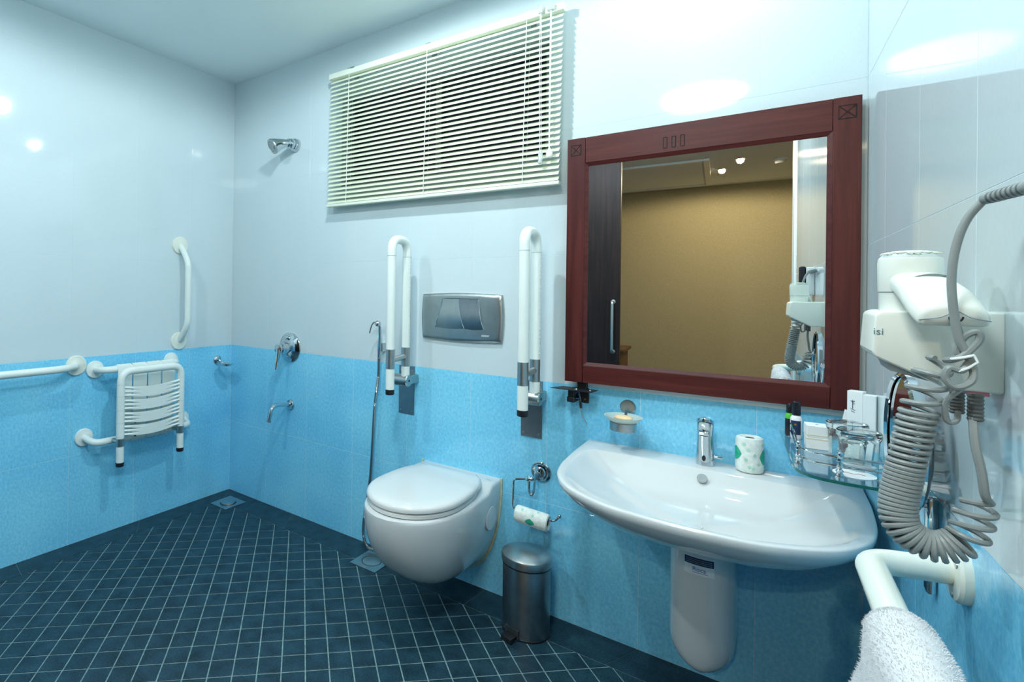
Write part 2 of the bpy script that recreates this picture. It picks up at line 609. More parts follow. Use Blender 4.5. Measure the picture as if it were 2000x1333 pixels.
def clip(poly, ax, val, keep_gt):
    out = []
    for i in range(len(poly)):
        a, b = poly[i], poly[(i+1) % len(poly)]
        ia = (a[ax] > val) if keep_gt else (a[ax] < val)
        ib = (b[ax] > val) if keep_gt else (b[ax] < val)
        if ia:
            out.append(a)
        if ia != ib:
            t = (val-a[ax])/(b[ax]-a[ax])
            out.append((a[0]+(b[0]-a[0])*t, a[1]+(b[1]-a[1])*t))
    return out

def poly_area(p):
    return abs(sum(p[i][0]*p[(i+1) % len(p)][1]-p[(i+1) % len(p)][0]*p[i][1] for i in range(len(p))))/2

cells = []
for s in range(-60, 60):
    for h in range(-60, 60):
        o0 = V((GX, GY, 0))+e1*s+e2*h
        if not (-.2 < o0.x < 3 and -2.5 < o0.y < .2):
            continue
        k = JO/TS
        full = [(o0+e1*a+e2*b) for a, b in ((k, k), (k, 1-k), (1-k, 1-k), (1-k, k))]
        poly = [(p.x, p.y) for p in full]
        A0 = poly_area(poly)
        for ax, val, gt in ((0, BX0, True), (0, BX1, False), (1, BY0, True), (1, BY1, False)):
            poly = clip(poly, ax, val, gt)
            if len(poly) < 3:
                break
        if len(poly) < 3 or poly_area(poly) < 2e-5:
            continue
        sg = sum(poly[i][0]*poly[(i+1) % len(poly)][1]-poly[(i+1) % len(poly)][0]*poly[i][1] for i in range(len(poly)))
        if sg < 0:
            poly.reverse()
        c = V((sum(p[0] for p in poly)/len(poly), sum(p[1] for p in poly)/len(poly), 0))
        d = c-CAM
        z = d.dot(_f)
        px = 1000-290.586+FPX*d.dot(_r)/z if z > .1 else -9999
        py = 666.5-99.389-FPX*d.dot(_u)/z if z > .1 else 9999
        vis = z > .1 and -20 < px < 1330 and py < 1345
        score = poly_area(poly)/(z*z*z) if vis else 0.0
        cells.append((score, len(cells), poly, poly_area(poly) > A0*0.999))
cells.sort(reverse=True)
share = [None]
for sc, i, poly, full in cells[:290]:
    flat_tile('floor_tile', poly, 'stone_dark', floor, share=share if full else None)
rest = MB()
for sc, i, poly, full in cells[290:]:
    P = [V((p[0], p[1], 0)) for p in poly]
    rest.loft([[p+V((0, 0, -.004)) for p in P], P], False, True)
ro = obj('floor_tile_field', rest, 'stone_dark', floor, smooth=False)
ro['kind'] = 'stuff'

# window in the back wall
win = struct('window_1', MB().bb(WIN[0], WIN[0]+.03, .06, .12, WIN[2], WIN[3]).bb(WIN[1]-.03, WIN[1], .06, .12, WIN[2], WIN[3])
             .bb(WIN[0]+.03, WIN[1]-.03, .06, .12, WIN[2], WIN[2]+.03).bb(WIN[0]+.03, WIN[1]-.03, .06, .12, WIN[3]-.03, WIN[3])
             .bb(1.365, 1.395, .065, .115, WIN[2]+.03, WIN[3]-.03), 'dark_steel', 0.002)
win['label'] = 'dark high window behind the cream blind'
for x0, x1 in ((WIN[0]+.03, 1.365), (1.395, WIN[1]-.03)):
    obj('pane', MB().bb(x0, x1, .086, .092, WIN[2]+.03, WIN[3]-.03), 'night_glass', win)

# ------------------------------------------------------------------ lamps
def downlight(x, y, watt, col, lens, label, group):
    t = thing('ceiling_downlight', (x, y, H), label, 'ceiling light', group)
    obj('trim_ring', MB().lathe([(0.026, -0.001), (0.030, -0.006), (0.042, -0.006), (0.046, -0.001), (0.046, 0.0), (0.026, 0.0)], (x, y, H), n=28, cap=False), 'chrome', t)
    obj('lens', MB().lathe([(0.026, -0.001), (0.022, -0.0035), (0.0, -0.004)], (x, y, H), n=24, cap=False), lens, t)
    ld = bpy.data.lights.new('downlight_beam', 'SPOT')
    ld.energy = watt
    ld.color = col
    ld.spot_size = math.radians(179.5)
    ld.spot_blend = 0.24
    ld.shadow_soft_size = 0.028
    lo = bpy.data.objects.new('downlight_beam', ld)
    COL.objects.link(lo)
    lo.location = (0, 0, -0.015)
    lo.parent = t
    return t
for x, y, k, lab in LAMPS:
    downlight(x, y, LAMP_W*k, COOL, 'lamp_cool', lab, 'recessed bathroom downlights')
dome = thing('ceiling_fill_lamp', (2.22, -1.78, H), 'unseen opal ceiling lamp added near the doorway for soft fill', 'ceiling light')  # out-of-view lamp added as soft fill, set from the glare above the mirror
obj('mounting_ring', MB().lathe([(.225, 0), (.225, -.018), (.215, -.020)], (2.22, -1.78, H), n=48), 'trim_white', dome)
obj('opal_shade', MB().lathe([(.215, -.018), (.212, -.034), (.19, -.052), (.14, -.066), (.07, -.073), (0, -.075)], (2.22, -1.78, H), n=48), 'fill_opal', dome)
downlight(2.587, -3.83, 42, WARM, 'lamp_warm', 'warm corridor downlight seen brightest in the framed mirror', 'warm corridor downlights')
downlight(2.452, -4.22, 18, WARM, 'lamp_warm', 'dimmer warm corridor downlight seen left of the bright one in the mirror', 'warm corridor downlights')

# ------------------------------------------------------------------ venetian blind
bl = thing('venetian_blind', (1.39, 0, 1.95), 'cream slatted blind half open over the high window', 'window blind')
bx0, bx1, bz0, bz1 = 0.818, 1.962, 1.612, 2.274
obj('head_rail', MB().bb(bx0, bx1, -0.062, -0.030, bz1-.028, bz1), 'slat_rail', bl, 0.003)
for x in (0.95, 1.39, 1.83):
    obj('mounting_bracket', MB().bb(x-.012, x+.012, -0.060, 0.0, bz1, bz1+.004).bb(x-.012, x+.012, -0.006, 0.0, bz1-.03, bz1+.004), 'brushed_steel', bl)
NS = 29
pitch = (bz1-.040-(bz0+.026))/(NS-1)
tilt = math.radians(45)
slat_me = None
for k in range(NS):
    zc = bz0+.026+pitch*k
    if slat_me is None:
        mbs = MB()
        prof = []
        for i in range(6):
            s = -0.0129+0.0258*i/5
            bow = 0.0016*(1-(2*i/5-1)**2)
            # room edge (s<0) hangs lower
            yy = -0.046 + s*math.cos(tilt) - bow*math.sin(tilt)
            zz = s*math.sin(tilt) + bow*math.cos(tilt)
            prof.append((yy, zz))
        rings = []
        for x in (bx0+.004, bx1-.004):
            rings.append([V((x, y, zc+z)) for y, z in prof]+[V((x, y, zc+z-.0007)) for y, z in reversed(prof)])
        mbs.loft(rings)
        first = obj('slat', mbs, 'slat_cream', bl)
        slat_me = first
    else:
        o = slat_me.copy()
        COL.objects.link(o)
        o.parent = bl
        o.location = (0, 0, pitch*k)
obj('bottom_rail', MB().bb(bx0, bx1, -0.060, -0.034, bz0, bz0+.014), 'slat_rail', bl, 0.003)
for x in (0.948, 1.386, 1.825):
    obj('ladder_cord', MB().tube([(x, -.0595, bz0+.01), (x, -.0595, bz1-.02)], 0.0013, 6).tube([(x+.006, -.036, bz0+.01), (x+.006, -.036, bz1-.02)], 0.0010, 6), 'cord_white', bl)
c1 = obj('tilt_cord', MB().tube([(1.880, -.070, bz1-.01), (1.884, -.070, 2.0), (1.893, -.070, 1.735)], 0.0011, 6).tube([(1.884, -.070, bz1-.01), (1.890, -.070, 2.0), (1.898, -.070, 1.735)], 0.0011, 6), 'cord_white', bl)
obj('cord_weight', MB().lathe([(.002, 0), (.008, .004), (.008, .040), (.003, .052)], (1.896, -.070, 1.690), n=12), 'clear_plastic', c1)
c2 = obj('lift_cord', MB().tube([(1.917, -.068, bz1-.01), (1.926, -.068, 1.74)], 0.0011, 6).tube([(1.921, -.068, bz1-.01), (1.928, -.068, 1.74)], 0.0011, 6), 'cord_white', bl)
obj('tassel', MB().lathe([(.010, 0), (.011, .004), (.011, .018), (.006, .028), (.003, .034)], (1.928, -.068, 1.712), n=14), 'cord_white', c2)
obj('cord_lock', MB().bb(1.905, 1.932, -.074, -.060, bz1-.022, bz1-.004), 'clear_plastic', bl, 0.002)
obj('tilter', MB().bb(1.874, 1.890, -.076, -.060, bz1-.024, bz1+.006), 'clear_plastic', bl, 0.002)
for x in (0.96, 1.72):
    obj('rail_clip', MB().bb(x, x+.022, -.064, -.058, bz1-.004, bz1+.002), 'brushed_steel', bl)
bl.rotation_euler = (0, math.radians(0.9), 0)

# ------------------------------------------------------------------ framed mirror
mc = V((2.372, -0.037, 1.325))
mir = thing('framed_mirror', mc, 'square mirror in a dark red wooden frame above the basin', 'mirror')
fx0, fx1, fz0, fz1 = 1.986, 2.758, 0.892, 1.758
ix0, ix1, iz0, iz1 = 2.058, 2.687, 0.964, 1.656
yf, yb = -0.046, -0.020
st1 = obj('stile', MB().bb(fx0, ix0-.012, yf, yb, fz0, fz1), 'wood_stile', mir, 0.0015)
st2 = obj('stile', MB().bb(ix1+.012, fx1, yf, yb, fz0, fz1), 'wood_stile', mir, 0.0015)
rt = obj('top_rail', MB().bb(ix0-.0115, ix1+.0115, yf+.002, yb, iz1+.012, fz1), 'wood_rail', mir, 0.0015)
rb = obj('bottom_rail', MB().bb(ix0-.0115, ix1+.0115, yf+.002, yb, fz0, iz0-.012), 'wood_rail', mir, 0.0015)
# bevelled inner moulding
a = .0118
for nm, P in (('moulding', [(ix0-a, iz0-a), (ix0, iz0), (ix0, iz1), (ix0-a, iz1+a)]), ('moulding', [(ix1+a, iz1+a), (ix1, iz1), (ix1, iz0), (ix1+a, iz0-a)]),
              ('moulding', [(ix0-a, iz1+a), (ix0, iz1), (ix1, iz1), (ix1+a, iz1+a)]), ('moulding', [(ix1+a, iz0-a), (ix1, iz0), (ix0, iz0), (ix0-a, iz0-a)])):
    ys = [yf+.002, yf+.008, yf+.008, yf+.002]
    mb_ = MB().loft([[V((p[0], y, p[1])) for p, y in zip(P, ys)], [V((p[0], yb+.002, p[1])) for p in P]])
    obj(nm, mb_, 'wood_rail', mir, sharp=20)
obj('glass', MB().bb(ix0-.002, ix1+.002, mc.y-.0005, mc.y+.003, iz0-.002, iz1+.002), 'mirror_glass', mir, smooth=False)
obj('back_panel', MB().bb(fx0+.02, fx1-.02, yb-.006, yb+.002, fz0+.02, fz1-.02), 'wood_groove', mir)
# carved corner squares with crosses, and three small slots in the top rail
for (x0, x1, stl) in ((fx0+.012, fx0+.046, st1), (fx1-.048, fx1-.012, st2)):
    z0, z1 = fz1-.060, fz1-.024
    y = yf-.0003
    g = MB()
    for p, q in (((x0, z0), (x1, z0)), ((x1, z0), (x1, z1)), ((x1, z1), (x0, z1)), ((x0, z1), (x0, z0)), ((x0, z0), (x1, z1)), ((x0, z1), (x1, z0))):
        g.tube([(p[0], y+.0004, p[1]), (q[0], y+.0004, q[1])], 0.0014, 5)
    obj('carved_cross', g, 'wood_groove', stl)
for k in range(3):
    x0 = 2.286+k*.024
    g = MB()
    z0, z1 = fz1-.075, fz1-.040
    pts = [(x0, yf+.0016, z0), (x0+.011, yf+.0016, z0), (x0+.011, yf+.0016, z1), (x0, yf+.0016, z1)]
    for i in range(4):
        g.tube([pts[i], pts[(i+1) % 4]], 0.0012, 5)
    obj('carved_slot', g, 'wood_groove', rt)
mir.rotation_euler = (0, 0, math.radians(2.0))

# ------------------------------------------------------------------ shower fittings
sh = thing('wall_shower', (0.535, 0, 1.99), 'small chrome shower head high on the wall left of the blind', 'shower head')
obj('wall_flange', MB().lathe([(.036, 0), (.036, .010), (.032, .020), (.020, .026)], (.535, 0, 1.990), (0, -1, 0)), 'chrome', sh)
obj('swivel_joint', MB().lathe([(.016, .02), (.026, .026), (.028, .034), (.026, .042), (.018, .046), (.022, .050), (.024, .058), (.02, .066)], (.535, 0, 1.990), (-.06, -1, .02)), 'chrome', sh)
hn = V((-.30, -.80, -.52)).normalized()
hc = V((.484, -.122, 1.966))
bdir = (hc-V((.532, -.055, 1.990)))
hd = MB()
rings = []
for t, r in ((0, .020), (.3, .023), (.6, .029), (.85, .038), (1.0, .042)):
    n_ = bdir.normalized().lerp(hn, t).normalized()
    a_ = n_.orthogonal().normalized()
    b_ = n_.cross(a_)
    c_ = V((.532, -.055, 1.990)).lerp(hc, t)+V((0, 0, .006))*math.sin(t*PI)
    if rings:
        a_ = (prev - n_*prev.dot(n_)).normalized()
        b_ = n_.cross(a_)
    prev = a_
    rings.append([c_+(a_*math.cos(2*PI*k/28)+b_*math.sin(2*PI*k/28))*r for k in range(28)])
hd.loft(rings)
hb = obj('head_body', hd, 'chrome', sh)
obj('spray_face', MB().lathe([(.042, 0), (.041, .005), (.036, .007), (.035, .005), (.02, .004), (.018, .006), (0.0, .006)], hc, hn), 'brushed_steel', hb)
nz = MB()
a_ = hn.orthogonal().normalized(); b_ = hn.cross(a_)
for rr, nn in ((.027, 14), (.011, 7)):
    for k in range(nn):
        c_ = hc+(a_*math.cos(2*PI*k/nn)+b_*math.sin(2*PI*k/nn))*rr
        nz.lathe([(.0018, .003), (.0012, .0075)], c_, hn, n=6)
obj('nozzles', nz, 'plastic_grey', hb)

mx = thing('shower_mixer', (.512, 0, .895), 'round chrome single-lever shower mixer set into the wall', 'mixer tap')
obj('cover_plate', MB().lathe([(.080, 0), (.080, .005), (.076, .010), (.066, .013), (.060, .018), (.035, .026), (0, .028)], (.512, 0, .895), (0, -1, 0), n=40), 'chrome', mx)
obj('valve_body', MB().lathe([(.030, .02), (.030, .050), (.027, .056), (.024, .070), (.026, .075), (.026, .092), (.018, .100), (0, .102)], (.512, 0, .893), (0, -1, 0)), 'chrome', mx)
lv = cr_spline([(.512, -.088, .908), (.520, -.094, .890), (.521, -.100, .85), (.517, -.108, .785)], 5)
obj('lever', MB().tube(lv, [.016-.009*i/(len(lv)-1) for i in range(len(lv))], 10), 'chrome', mx)
obj('diverter_button', MB().lathe([(.012, .02), (.012, .034), (.009, .038), (0, .038)], (.512, 0, .950), (0, -1, 0), n=16), 'chrome', mx)

sp = thing('wall_spout', (.522, 0, .586), 'thin curved chrome spout under the shower mixer', 'spout')
obj('wall_flange', MB().lathe([(.028, 0), (.028, .005), (.024, .011), (.014, .013)], (.522, 0, .586), (0, -1, 0)), 'chrome', sp)
obj('spout_pipe', MB().tube(fillet([(.522, 0, .588), (.522, -.135, .600), (.516, -.150, .520)], .045, 8), .0115, 16), 'chrome', sp)
obj('aerator', MB().cyl((.5165, -.1485, .526), (.5155, -.1505, .516), .0125, 16), 'brushed_steel', sp)

sl = thing('shower_soap_dish', (0, -.10, .79), 'small chrome soap dish on the shower wall near the corner', 'soap dish')
obj('wall_flange', MB().lathe([(.026, 0), (.026, .006), (.018, .012), (.010, .014)], (0, -.100, .790), (1, 0, 0)), 'chrome', sl)
obj('arm', MB().tube(fillet([(0.0, -.10, .79), (.03, -.10, .788), (.055, -.108, .774)], .02), .008, 10), 'chrome', sl)
dp = MB()
ringsd = []
for r, z in ((.010, -.010), (.040, -.008), (.052, .002), (.055, .006), (.051, .006), (.038, -.003), (.008, -.004)):
    ringsd.append([V((.095+1.0*r*math.cos(t), -.115+.72*r*math.sin(t), .774+z)) for t in [2*PI*k/28 for k in range(28)]])
dp.loft(ringsd)
obj('dish', dp, 'chrome', sl)

# ------------------------------------------------------------------ grab bars on the shower wall
def flange(mb, c, ax, r):
    return mb.lathe([(r, 0), (r, .006), (r*.93, .010), (r*.5, .012), (r*.42, .014)], c, ax, n=28)

def screws(parent, c, ax, r, material='nylon_cream', n=3, ph=.6):
    ax = V(ax).normalized()
    a = V((0, 0, 1)); b = ax.cross(a)
    for k in range(n):
        t = ph+2*PI*k/n
        p = V(c)+(a*math.cos(t)+b*math.sin(t))*r+ax*.0095
        obj('screw', MB().lathe([(.0045, 0), (.004, .002), (0, .0025)], p, ax, n=10), material, parent)

vb = thing('grab_bar', (0, -.356, 1.18), 'short upright white grab bar on the shower wall', 'grab bar', 'fixed grab bars')
for z in (1.443, .917):
    f_ = obj('mounting_flange', flange(MB(), (0, -.356, z), (1, 0, 0), .048), 'nylon_cream', vb)
    screws(f_, (0, -.356, z), (1, 0, 0), .036)
obj('bar', MB().tube(fillet([(.006, -.356, 1.440), (.030, -.356, 1.418), (.084, -.356, 1.345), (.084, -.356, 1.010), (.030, -.356, .942), (.006, -.356, .920)], .035), .0165, 16), 'nylon_white', vb)

hb_ = thing('grab_bar', (0, -1.3, .835), 'long level white grab bar at the left edge', 'grab bar', 'fixed grab bars')
for y in (-.892, -1.80):
    f_ = obj('mounting_flange', flange(MB(), (0, y, .836), (1, 0, 0), .047), 'nylon_cream', hb_)
    screws(f_, (0, y, .836), (1, 0, 0), .036)
obj('bar', MB().tube(fillet([(.006, -.893, .836), (.03, -.91, .836), (.085, -.985, .836), (.085, -1.71, .836), (.03, -1.785, .836), (.006, -1.80, .836)], .05), .0165, 16), 'nylon_white', hb_)

# ------------------------------------------------------------------ folded shower seat
se = thing('folding_shower_seat', (0, -.59, .36), 'white slatted shower seat folded up against the wall on two rails', 'shower seat')
for y, z in ((-.805, .808), (-.402, .815), (-.852, .490), (-.330, .485)):
    obj('mounting_flange', flange(MB(), (0, y, z), (1, 0, 0), .042), 'nylon_white', se)
obj('top_rail', MB().tube(fillet([(.008, -.805, .808), (.078, -.800, .810), (.078, -.407, .812), (.008, -.402, .815)], .045, 8), .0165, 16), 'nylon_white', se)
obj('lower_rail', MB().tube(fillet([(.008, -.852, .490), (.075, -.835, .470), (.075, -.330, .466), (.008, -.325, .485)], .045, 8), .0165, 16), 'nylon_white', se)
# backing plates hanging from the top rail
yA, yB = -.742, -.432
for k in range(4):
    y0 = yA+(yB-yA)*k/4+.004
    y1 = yA+(yB-yA)*(k+1)/4-.004
    pl_ = MB()
    prof = [(.060, .808), (.064, .826), (.078, .832), (.092, .826), (.098, .808), (.096, .60), (.090, .50), (.094, .462), (.084, .448), (.064, .452)]
    th = [(-.004 if i else -.004) for i in range(len(prof))]
    r0, r1 = [], []
    out = [V((x, 0, z)) for x, z in prof]
    inn = []
    for i, p in enumerate(out):
        t_ = (out[min(i+1, len(out)-1)]-out[max(i-1, 0)]).normalized()
        n_ = V((t_.z, 0, -t_.x))
        inn.append(p+n_*.004)
    loop_ = out+list(reversed(inn))
    pl_.loft([[V((p.x, y0, p.z)) for p in loop_], [V((p.x, y1, p.z)) for p in loop_]])
    ps = obj('back_slat', pl_, 'nylon_white', se)
    for z in (.690, .615, .540, .475):
        obj('drain_hole', MB().cyl((.0925, y0+.012, z), (.1002, y0+.012, z), .0050, 10), 'dark_gap', ps)
# swing frame with two legs
YA, YB, XF = -.751, -.434, .152
fr = fillet([(XF, YA, .492), (XF, YA, .806), (XF, YB, .806), (XF, YB, .492)], .055, 8)
obj('seat_frame', MB().tube(fr, .0185, 18), 'nylon_white', se)
for y in (YA, YB):
    for z in (.745, .690, .625, .565, .500):
        obj('joint_ring', MB().cyl((XF, y, z-.0006), (XF, y, z+.0006), .0187, 18), 'joint_grey', se)
    lg = obj('leg', MB().cyl((XF, y, .378), (XF, y, .455), .0180, 18), 'nylon_white', se)
    obj('leg_collar', MB().cyl((XF, y, .455), (XF, y, .492), .0190, 18), 'brushed_steel', lg)
    obj('rubber_foot', MB().lathe([(.0165, 0), (.0185, .003), (.0185, .020)], (XF, y, .359), n=18), 'black_rubber', lg)
    obj('hinge_arm', MB().tube([(.078, y, .470), (XF, y, .474)], .012, 12), 'brushed_steel', se)
# wavy seat slats: three ribs that run together in the middle
for k in range(4):
    z0 = .712-.0620*k
    ms = MB()
    for q in range(3):
        rings = []
        N = 18
        for i in range(N+1):
            t = i/N
            y = (YA+.012)+((YB-.012)-(YA+.012))*t
            w = min(1, max(0, (math.sin(PI*t)-.25)/.6))
            gap = .0185*(1-w)+.0160*w
            zc = z0+(1-q)*gap-.013*math.sin(PI*t)
            hh = .0058*(1-w)+.0084*w
            xc = XF+.004+.004*math.sin(PI*t)
            rings.append([V((xc+.004+.006*(1-w)**2, y, zc)), V((xc+.004, y, zc+hh)), V((xc-.006, y, zc+hh*.9)), V((xc-.006, y, zc-hh*.9)), V((xc+.004, y, zc-hh))])
        ms.loft(rings)
    obj('seat_slat', ms, 'nylon_white', se, sharp=50)

# ------------------------------------------------------------------ floor drains
def drain(x, y, label, lift):
    t = thing('floor_drain', (x, y, 0), label, 'drain', 'floor drains')
    s = .069
    mb_ = MB()
    n = 32
    outer, inner = [], []
    for k in range(n):
        a = 2*PI*k/n
        c, s_ = math.cos(a), math.sin(a)
        q = s/max(abs(c), abs(s_))
        outer.append(V((x+c*q, y+s_*q, 0)))
        inner.append(V((x+.045*c, y+.045*s_, 0)))
    mb_.loft([[p+V((0, 0, .0005)) for p in outer], [p+V((0, 0, .003)) for p in outer], [p+V((0, 0, .003)) for p in inner], [p+V((0, 0, .0005)) for p in inner]], False, False)
    obj('square_plate', mb_, 'brushed_steel', t)
    obj('dark_well', MB().lathe([(.045, .0004), (.045, .001)], (x, y, 0)), 'dark_gap', t)
    obj('round_cover', MB().lathe([(.0415, .001+lift*.3), (.0415, .0035+lift), (.039, .0045+lift), (0, .0045+lift)], (x, y, 0)), 'brushed_steel', t)
drain(.168, -.134, 'square steel floor drain in the shower corner', .006)
drain(1.178, -.122, 'square steel floor drain beside the toilet', 0)

# ------------------------------------------------------------------ hand bidet spray
bs = thing('bidet_spray', (1.142, 0, .95), 'chrome hand spray with ribbed metal hose hanging left of the toilet', 'hand spray')
obj('wall_holder', MB().bb(1.131, 1.153, -.030, 0, .925, .965), 'chrome', bs, .003)
obj('spray_handle', MB().tube([(1.142, -.040, .90), (1.142, -.038, .935), (1.145, -.040, .995), (1.146, -.044, 1.045)], [.009, .010, .0065, .0075], 12), 'chrome', bs)
obj('spray_nozzle', MB().lathe([(.009, -.012), (.013, -.004), (.014, .006), (.010, .012)], (1.140, -.050, 1.056), (-.35, -.9, .1), n=18), 'chrome', bs)
obj('thumb_lever', MB().tube(cr_spline([(1.135, -.050, 1.064), (1.118, -.056, 1.058), (1.106, -.058, 1.035), (1.099, -.058, 1.010)], 5), .0032, 8), 'dark_steel', bs)
hp = cr_spline([(1.142, -.040, .90), (1.136, -.036, .80), (1.116, -.034, .653), (1.098, -.034, .34), (1.076, -.045, .16), (1.080, -.058, .07), (1.112, -.064, .022), (1.165, -.050, .022), (1.192, -.030, .055), (1.196, -.012, .075)], 26)
ridg = []
acc = []
L = 0
for i in range(len(hp)-1):
    seg = hp[i+1]-hp[i]
    nn = max(1, round(seg.length/.0030))
    for k in range(nn):
        acc.append(hp[i]+seg*(k/nn))
for i in range(len(acc)):
    ridg.append(.0082 if i % 2 else .0058)
obj('hose', MB().tube(acc, ridg, 8), 'hose_steel', bs, sharp=80)
obj('stop_valve', MB().lathe([(.022, 0), (.022, .004), (.010, .008), (.010, .03), (.013, .032), (.013, .045)], (1.196, 0, .085), (0, -1, 0), n=16), 'chrome', bs)

# ------------------------------------------------------------------ flush plate
fp = thing('flush_plate', (1.541, 0, 1.10), 'wide brushed metal flush plate with two push buttons above the toilet', 'flush plate')
mbp = MB()
def fp_out(s, n=14):
    pts = []
    x0, x1, z0, z1 = 1.360-.002+s, 1.725-s, 1.004+s, 1.196-s
    for k in range(n+1):
        t = k/n
        pts.append((x0+(x1-x0)*t, z1+.007*math.sin(PI*t)))
    for k in range(1, n):
        t = k/n
        pts.append((x1+.007*math.sin(PI*t), z1+(z0-z1)*t))
    for k in range(n+1):
        t = k/n
        pts.append((x1+(x0-x1)*t, z0-.007*math.sin(PI*t)))
    for k in range(1, n):
        t = k/n
        pts.append((x0-.007*math.sin(PI*t), z0+(z1-z0)*t))
    return pts
mbp.loft([[V((x, y, z)) for x, z in fp_out(s)] for s, y in ((0, 0), (0, -.008), (.003, -.0125), (.010, -.0155), (.016, -.016))], True, True)
obj('plate', mbp, 'brushed_steel', fp)
def btn(pl, pr_):
    """trapezoid button, pl/pr_: (x_top, x_bottom) of its two sides"""
    m_ = MB()
    rings = []
    for i in range(9):
        t = i/8
        z = 1.176-.122*t
        xl = pl[0]+(pl[1]-pl[0])*(t**1.4)
        xr = pr_[0]+(pr_[1]-pr_[0])*(t**1.4)
        y = -.0165-.0065*math.sin(PI*(t**1.6))
        sag = [(-.004*math.sin(PI*k/6) if t == 1 else 0) for k in range(7)]
        row = [V((xl+(xr-xl)*k/6, y, z+sag[k])) for k in range(7)]
        rings.append(row+[V((p.x, -.012, p.z)) for p in reversed(row)])
    m_.loft(rings)
    return m_
obj('large_button', btn((1.460, 1.428), (1.534, 1.560)), 'brushed_steel', fp)
obj('small_button', btn((1.538, 1.565), (1.625, 1.648)), 'dark_steel', fp)
gr = MB()
for pl in ((1.4575, 1.4255), (1.536, 1.5625), (1.6275, 1.6505)):
    gr.tube([(pl[0]+(pl[1]-pl[0])*((i/8)**1.4), -.0172-.0068*math.sin(PI*((i/8)**1.6)), 1.176-.122*i/8) for i in range(9)], .0015, 6)
gr.tube([(1.4575+(1.6275-1.4575)*i/8, -.0165, 1.1785) for i in range(9)], .0012, 6)
obj('button_edge', gr, 'chrome', fp)
text_part('maker_mark', 'GEBERIT', .0095, (1.640, -.0162, 1.026), (1, 0, 0), (0, 0, 1), 'label_white', fp)

# ------------------------------------------------------------------ fold-up support rails by the toilet
def support_rail(px, tx, label, ha, hb3):
    t = thing('fold_up_rail', (px, 0, .66), label, 'support rail', 'fold-up support rails beside the toilet')
    wp = obj('wall_plate', MB().bb(px-.041, px+.041, -.004, 0, .652, .870), 'dark_steel', t, .0012)
    for z in (.668, .852):
        for x in (px-.03, px+.03):
            obj('bolt', MB().lathe([(.004, 0), (.0035, .002), (0, .0022)], (x, -.004, z), (0, -1, 0), n=8), 'brushed_steel', wp)
    yr, yo = -.098, -.212
    dx = tx
    hx0, hx1 = dx-ha, dx+hb3
    obj('hinge_mount', MB().bb(dx-ha+.012, dx+hb3-.012, -.095, -.004, .802, .838), 'brushed_steel', t, .003)
    hb2 = obj('hinge_barrel', MB().lathe([(.020, 0), (.026, .004), (.026, hx1-hx0-.004), (.023, hx1-hx0)], (hx0, yr, .822), (1, 0, 0), n=28), 'brushed_steel', t)
    obj('hinge_cap_screw', MB().lathe([(.005, 0), (.005, .001), (0, .001)], (hx1, yr, .822), (1, 0, 0), n=10), 'dark_gap', hb2)
    top = 1.424
    obj('tube_loop', MB().tube(fillet([(dx, yr, .965), (dx, yr, top), (dx, yo, top), (dx, yo, .965)], .052, 8), .0185, 18), 'nylon_white', t)
    for y in (yr, yo):
        obj('joint_ring', MB().cyl((dx, y, 1.352), (dx, y, 1.3534), .0188, 18), 'plastic_grey', t)
        obj('steel_sleeve', MB().cyl((dx, y, .884), (dx, y, .965), .0190, 20), 'brushed_steel', t)
    obj('lower_stub', MB().cyl((dx, yr, .835), (dx, yr, .884), .0185, 18), 'nylon_white', t)
    ob = obj('lower_stub', MB().cyl((dx, yo, .798), (dx, yo, .884), .0185, 18), 'nylon_white', t)
    obj('end_cap', MB().lathe([(.017, 0), (.0188, .003), (.0188, .022)], (dx, yo, .777), n=18), 'black_rubber', ob)
    obj('cross_tie', MB().tube([(dx, yr, .925), (dx, yo, .920)], .0125, 12), 'brushed_steel', t)
    gm = MB()
    for k in range(24):
        z = .985+k*.0152
        gm.ball((dx+.0180, yr-.003, z), .0024, 6)
    g_ = obj('grip_nubs', gm, 'nylon_white', t)
support_rail(1.272, 1.328, 'white fold-up support rail left of the flush plate', .080, .020)
support_rail(1.846, 1.892, 'white fold-up support rail between flush plate and mirror', .048, .024)

# ------------------------------------------------------------------ toilet
TX = 1.546
to = thing('toilet', (TX, 0, .04), 'white wall-hung toilet with closed lid', 'toilet')
def t_w(y):
    y = abs(y)
    if y < .30:
        return .181+.006*math.sin(PI*y/.6)
    return .187*math.sqrt(max(0, 1-((y-.30)/.262)**2))
def t_b(y):
    y = abs(y)
    if y < .12:
        return .070+.025*(y/.12)
    return .095+.345*(1-math.sqrt(max(0, 1-((y-.12)/.443)**2)))
TZ = .440
rings = []
ys = [0, .02, .05, .08, .12, .16, .2, .24, .28, .32, .36, .40, .43, .46, .485, .505, .522, .536, .546, .553, .558, .5605]
for y in ys:
    w, b = t_w(y), min(t_b(y), TZ-.02)
    top = TZ+(.024*(1-max(0, (y-.08))/.03) if y < .11 else 0)
    if y <= .08: top = TZ+.024
    ring = []
    N = 26
    for k in range(N+1):
        t = PI*k/N
        c, s = math.cos(t), math.sin(t)
        ring.append(V((TX+w*math.copysign(abs(c)**.78, c), -y, top-.012-(top-.012-b)*(max(s, 0)**.92))))
    ring += [V((TX-w*.985, -y, top-.004)), V((TX-w*.95, -y, top)), V((TX, -y, top)), V((TX+w*.95, -y, top)), V((TX+w*.985, -y, top-.004))]
    rings.append(ring)
obj('bowl', MB().loft(rings), 'ceramic', to, sharp=50)
